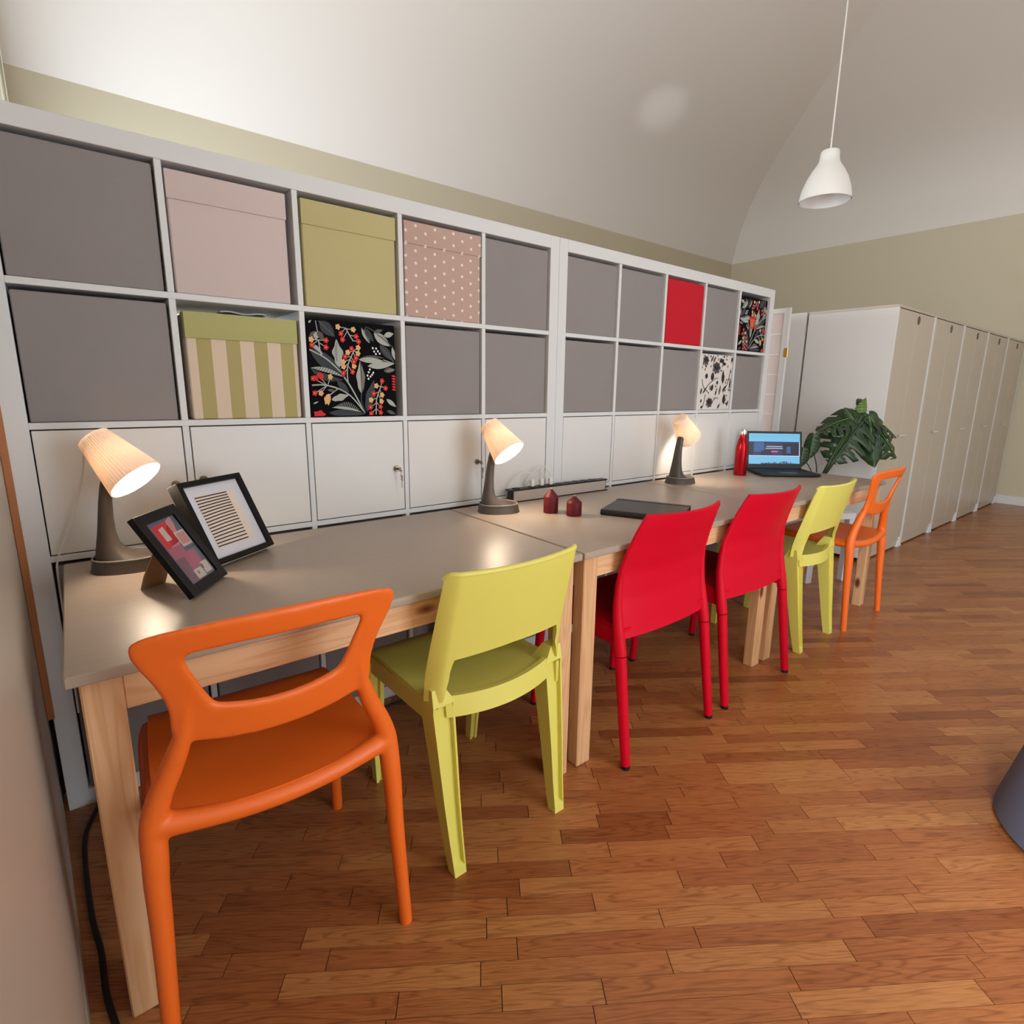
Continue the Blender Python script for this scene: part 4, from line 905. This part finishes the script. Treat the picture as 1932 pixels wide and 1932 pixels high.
sq(0.24, 1, 0, 0.02, 4, 5)
for i in range(40):
    x = 0.24+i*0.0175; sq(x, x+rr.uniform(0.006, 0.016), 0, 0.02+rr.random()*0.05+(0.03 if 0.6 < x < 0.75 else 0), 4, 6)
for i in range(14): sq(0.06+i*0.06, 0.10+i*0.06, 0.90+0.03*(i % 2), 0.905+0.03*(i % 2), 5, 4)
p.build('web_page', SM, lid, smooth=0, fix=False)

# ------------------------------------------------------------------ lockers
LX0, LW, LYF, LYB, LH = 4.525, 0.772, -0.43, 0.16, 1.79
def locker(i, yf, yb, label, front=True):
    x0 = LX0+i*LW
    t = thing('locker_cabinet', label, 'cabinet', (x0, 0, 0), 0, 'tall white cabinets along the wall')
    d = 0.02
    def bd(n, *a, m=LOCKER): return MB().box(*a, 0.0015).build(n, m, t)
    bd('side_panel', 0.001, 0.019, yf-0.002, yb, 0.03, LH, m=WHITE2); bd('side_panel', LW-0.019, LW-0.001, yf-0.002, yb, 0.03, LH, m=WHITE2)
    bd('top_panel', 0.0015, LW-0.0015, yf+d-0.02, yb, LH, LH+0.018); bd('bottom_panel', 0.018, LW-0.018, yf+d, yb, 0.09, 0.108); bd('back_panel', 0.018, LW-0.018, yb-0.006, yb, 0.03, LH)
    bd('plinth', 0.018, LW-0.018, yf+0.012, yf+0.03, 0.012, 0.085)
    for s in (0.026, LW-0.026):
        MB().lathe([(0.022, 0), (0.023, 0.004), (0.019, 0.03), (0.016, 0.05)], 14, c=(s, yf+0.022, 0)).build('foot', WHITE2, t)
    if front:
        for k in (0, 1):
            xa, xb = (0.022, LW/2-0.0018) if k == 0 else (LW/2+0.0018, LW-0.022)
            dd = MB().box(xa, xb, yf, yf+0.018, 0.088, LH-0.006, 0.0015).build('door', LOCKER, t)
            if k == 1:
                h = MB(); h.box(LW/2-0.062, LW/2+0.062, yf-0.022, yf-0.014, 0.914, 0.926, 0.003); h.box(LW/2+0.010, LW/2+0.018, yf-0.014, yf, 0.916, 0.924); h.box(LW/2+0.045, LW/2+0.053, yf-0.014, yf, 0.916, 0.924)
                h.build('handle', WHITE2, dd)
                oc = MB(); oc.loft([[(LW/2+0.022+0.019*math.cos(a*math.pi/10), yy, 1.735+0.028*math.sin(a*math.pi/10)) for a in range(20)] for yy in (yf+0.002, yf-0.006)]); oc.build('lock', mat('lock_grey', srgb(96, 88, 78), 0.4), dd)
    return t
LN = ['first', 'second', 'third', 'fourth', 'last']
for i in range(5): locker(i, LYF, LYB, 'tall white two door cabinet, %s of the row from the plant' % LN[i])
t = thing('locker_cabinet', 'tall white cabinet standing back to back behind the first one', 'cabinet', (LX0, 0, 0))
for n, a in (('side_panel', (0.001, 0.018, 0.178, 0.75, 0.03, LH)), ('side_panel', (LW-0.018, LW-0.001, 0.178, 0.75, 0.03, LH)), ('top_panel', (0.001, LW-0.001, 0.178, 0.77, LH, LH+0.018)), ('back_panel', (0.018, LW-0.018, 0.178, 0.184, 0.03, LH)), ('door', (0.01, LW-0.01, 0.751, 0.769, 0.088, LH-0.006)), ('plinth', (0.0, LW, 0.182, 0.75, 0.0, 0.03))):
    MB().box(*a, 0.0015).build(n, WHITE2, t)

# ------------------------------------------------------------------ folding screen between shelf and cabinets
t = thing('folding_screen', 'white lattice folding screen behind the right end of the shelf', 'screen', (4.15, 0.100, 0), math.radians(86))
PAP = mat('rice_paper', srgb(214, 198, 194), 0.9)
for k in range(2):
    x0 = 0.012+k*0.47; fr = MB()
    for x_, x2, z_, z2 in ((x0, x0+0.045, 0.02, 1.80), (x0+0.41, x0+0.455, 0.02, 1.80), (x0+0.045, x0+0.41, 1.765, 1.80), (x0+0.045, x0+0.41, 0.02, 0.08)): fr.box(x_, x2, -0.010, 0.010, z_, z2, 0.002)
    f = fr.build('panel_frame', WHITE, t)
    MB().box(x0+0.045, x0+0.41, -0.001, 0.001, 0.08, 1.765).build('paper', PAP, f)
    for i in range(1, 12): MB().box(x0+0.045, x0+0.41, -0.0045, 0.0045, 0.08+i*0.1404-0.004, 0.08+i*0.1404+0.004).build('lattice_bar', WHITE, f)
    for i in range(1, 4): MB().box(x0+0.045+i*0.091-0.004, x0+0.045+i*0.091+0.004, -0.0040, 0.0040, 0.08, 1.765).build('lattice_bar', WHITE, f)
hg = MB(); hg.tube([(0.004, 0.008, 1.46), (0.004, 0.008, 1.53)], 0.006, 10); hg.box(0.004, 0.03, 0.0101, 0.012, 1.465, 1.525); hg.build('hinge', BRASS, t)

# ------------------------------------------------------------------ side table and monstera
rz = math.atan2(-0.138, 0.29)
t = thing('side_table', 'low white side table behind the far orange chair, under the plant', 'table', (3.735, -0.385, 0), rz)
for x in (0.0, 0.28):
    for y in (0.0, 0.30): MB().box(x, x+0.045, y, y+0.045, 0, 0.42, 0.002).build('leg', WHITE, t)
MB().box(0, 0.325, 0, 0.345, 0.42, 0.46, 0.002).build('table_top', WHITE, t)
PB = Vector((3.735, -0.385, 0.4605))+Matrix.Rotation(rz, 3, 'Z') @ Vector((0.1625, 0.185, 0))
t = thing('potted_monstera', 'monstera plant with large split leaves behind the laptop', 'plant', PB)
MB().lathe([(0.085, 0), (0.09, 0.004), (0.11, 0.175), (0.115, 0.18), (0.115, 0.19), (0.105, 0.19), (0.102, 0.16)], 28, capt=False).build('pot', WHITE2, t)
MB().lathe([(0.102, 0.158), (0.05, 0.166), (0.005, 0.168)], 20, capb=False).build('soil', DARKWOOD, t)
LEAF = mat('monstera_leaf', srgb(36, 60, 30), 0.38, var=0.25, vscale=12); LEAFL = mat('monstera_young_leaf', srgb(96, 132, 58), 0.4, var=0.15, vscale=12); STEM = mat('monstera_stem', srgb(40, 58, 32), 0.5)
def leaf(base, tip, hint, width, droop, slots, m, roll=0.0, fold=0.25):
    base, tip = Vector(base)-PB, Vector(tip)-PB; ax = tip-base; L = ax.length; ax.normalize(); nn = Vector(hint); nn = (nn-ax*nn.dot(ax)).normalized(); sd = ax.cross(nn)
    NT, NJ = 44, 7; b = MB(); idx = {}
    def wid(tt): return width*(math.sin(math.pi*min(1, tt*0.93+0.07)**0.72)**0.8)*(1.0 if tt > 0.02 else 0.8)
    def P(tt, j, s):
        f = j/NJ; te = tt+0.16*f**1.6*(1-tt)-0.22*f*max(0, 0.22-tt)/0.22
        w = wid(tt)*f
        return base+ax*L*te+sd*s*w*math.cos(fold)+nn*(-w*math.sin(fold)-droop*L*te*te-0.25*w*f+0.004*math.sin(tt*40)*f)
    def gap(i, j):
        if not slots: return False
        tt = i/NT; k = tt*slots; fr = k-math.floor(k)
        if tt < 0.10 or tt > 0.93: return False
        if j >= 3 and 0.34 < fr < 0.34+0.16+0.065*(j-2): return True
        return j == 1 and 0.80 < fr < 0.98
    for s in (-1, 1):
        o = len(b.v); b.v += [tuple(P(i/NT, j, s)) for i in range(NT+1) for j in range(NJ+1)]
        for i in range(NT):
            for j in range(NJ):
                if gap(i, j): continue
                a = o+i*(NJ+1)+j; b.f.append((a, a+1, a+NJ+2, a+NJ+1)); b.m.append(0)
    lo = b.build('leaf', m, t, smooth=60)
    md = lo.modifiers.new('thick', 'SOLIDIFY'); md.thickness = 0.0016
    rb = MB().tube([base+ax*L*k/10+nn*(0.002-droop*L*(k/10)**2) for k in range(11)], [0.0035-0.0024*k/10 for k in range(11)], 6); rb.build('midrib', LEAFL, lo)
def stem(pts, r=0.006): MB().tube(crom([Vector(p)-PB for p in pts], 5), [r*(1-0.35*i/(5*(len(pts)-1))) for i in range(5*(len(pts)-1)+1)], 8).build('stem', STEM, t)
V = Vector; bs = PB+V((0, 0, 0.16)); toC = V((-0.80, -0.35, 0.12))
leaf((4.125, -0.425, 1.085), (3.925, -0.365, 0.775), toC, 0.185, 0.05, 6, LEAF, fold=0.10)
leaf((4.150, -0.470, 1.085), (4.155, -0.555, 0.750), toC+V((0, -0.3, 0)), 0.105, 0.06, 0, LEAF, fold=0.35)
leaf((4.160, -0.475, 1.070), (4.300, -0.640, 0.815), V((-0.5, -0.6, 0.5)), 0.155, 0.10, 5, LEAF, fold=0.3)
leaf((4.150, -0.450, 1.075), (4.365, -0.612, 0.995), V((-0.3, -0.3, 0.9)), 0.085, 0.25, 4, LEAF, fold=0.2)
leaf((4.080, -0.385, 1.060), (3.885, -0.275, 1.000), V((-0.5, -0.1, 0.8)), 0.10, 0.16, 5, LEAF, fold=0.25)
leaf((4.150, -0.445, 1.080), (4.150, -0.418, 1.185), V((-0.6, -0.8, 0.1)), 0.045, -0.35, 0, LEAFL, fold=0.5)
leaf((4.165, -0.44, 1.15), (4.135, -0.400, 1.190), V((-0.6, -0.8, 0.4)), 0.035, 0.2, 0, LEAF, fold=0.5)
leaf((4.085, -0.41, 1.05), (4.055, -0.36, 1.130), V((-0.6, -0.8, 0.1)), 0.035, 0.1, 0, LEAF, fold=0.3)
leaf((3.880, -0.262, 0.955), (3.838, -0.268, 0.800), toC, 0.050, 0.08, 0, LEAF, fold=0.25)
leaf((3.822, -0.232, 0.865), (3.785, -0.240, 0.745), toC, 0.045, 0.08, 0, LEAF, fold=0.25)
stem([bs, (3.935, -0.345, 0.75), (4.02, -0.38, 0.93), (4.125, -0.425, 1.085)], 0.010)
stem([bs+V((0.01, 0.01, 0)), (3.945, -0.36, 0.76), (4.06, -0.42, 0.95), (4.150, -0.470, 1.085)], 0.011)
stem([bs+V((0.02, 0, 0)), (3.97, -0.37, 0.78), (4.09, -0.44, 0.96), (4.160, -0.475, 1.07)], 0.008)
stem([bs+V((-0.02, 0, 0)), (3.88, -0.30, 0.76), (3.87, -0.27, 0.86), (3.880, -0.262, 0.955)], 0.004)
stem([bs+V((-0.02, 0.02, 0)), (3.86, -0.28, 0.72), (3.83, -0.24, 0.80), (3.822, -0.232, 0.865)], 0.004)

# ------------------------------------------------------------------ pendant lamp
t = thing('pendant_lamp', 'white bell shaped pendant lamp hanging from the vaulted ceiling', 'lamp', (3.75, -0.215, 2.325))
PEND = mat('pendant_white', srgb(238, 236, 232), 0.35)
MB().lathe([(0.140, 0.0), (0.1385, 0.02), (0.130, 0.065), (0.112, 0.115), (0.088, 0.160), (0.066, 0.192), (0.056, 0.210), (0.052, 0.235), (0.050, 0.262), (0.045, 0.268), (0.006, 0.270), (0.006, 0.266), (0.042, 0.264), (0.047, 0.255), (0.049, 0.212), (0.062, 0.186), (0.084, 0.155), (0.108, 0.110), (0.126, 0.062), (0.1345, 0.02), (0.136, 0.0)], 48, capb=False, capt=False).build('lamp_shade', PEND, t, smooth=40)
zc = vault_z(3.75, -0.215)-2.325
MB().tube([(0, 0, 0.266), (0, 0, zc-0.02)], 0.0045, 8).build('cord', CORDW, t)
MB().lathe([(0.05, zc-0.03), (0.05, zc-0.001)], 20).build('ceiling_rose', PEND, t)
MB().lathe([(0.018, 0.19), (0.02, 0.26)], 12).build('socket', PEND, t)

# ------------------------------------------------------------------ pouf at the right edge and loose cables
t = thing('pouf', 'blue grey conical pouf standing on the floor at the right edge', 'pouf', (2.235, -1.955, 0))
MB().lathe([(0.298, 0.006), (0.305, 0.014), (0.300, 0.04), (0.262, 0.22), (0.225, 0.40), (0.210, 0.425), (0.15, 0.435), (0.01, 0.437)], 48).build('body', POUF, t)
MB().lathe([(0.285, 0), (0.285, 0.008)], 40).build('base', BLACKRUB, t)
b = MB(); b.tube(crom([(0.085, -0.02, 0.03), (0.058, -0.06, 0.008), (0.034, -0.15, 0.006), (0.032, -0.28, 0.006), (0.040, -0.455, 0.006), (0.052, -0.562, 0.006), (0.056, -0.672, 0.006), (0.068, -0.76, 0.006), (0.10, -0.95, 0.006)], 6), 0.0058, 10)
tag(b.build('floor_cable', BLACKRUB), 'black cable lying on the floor beside the left wall', 'cable')
b = MB(); b.tube(crom([(0.72, -0.03, 0.20), (0.74, -0.035, 0.08), (0.80, -0.05, 0.006), (0.95, -0.06, 0.006), (1.20, -0.05, 0.006)], 6), 0.004, 8)
tag(b.build('floor_cable', BLACKRUB), 'black cable drooping in front of the grey boxes under the left desk', 'cable')
b = MB(); b.tube(crom([(1.60, -0.012, 0.70), (1.58, -0.016, 0.45), (1.50, -0.02, 0.2), (1.44, -0.03, 0.03), (1.40, -0.04, 0.006)], 6), 0.0025, 8)
tag(b.build('white_cable', CORDW), 'thin white cable hanging below the power strip under the desk', 'cable')
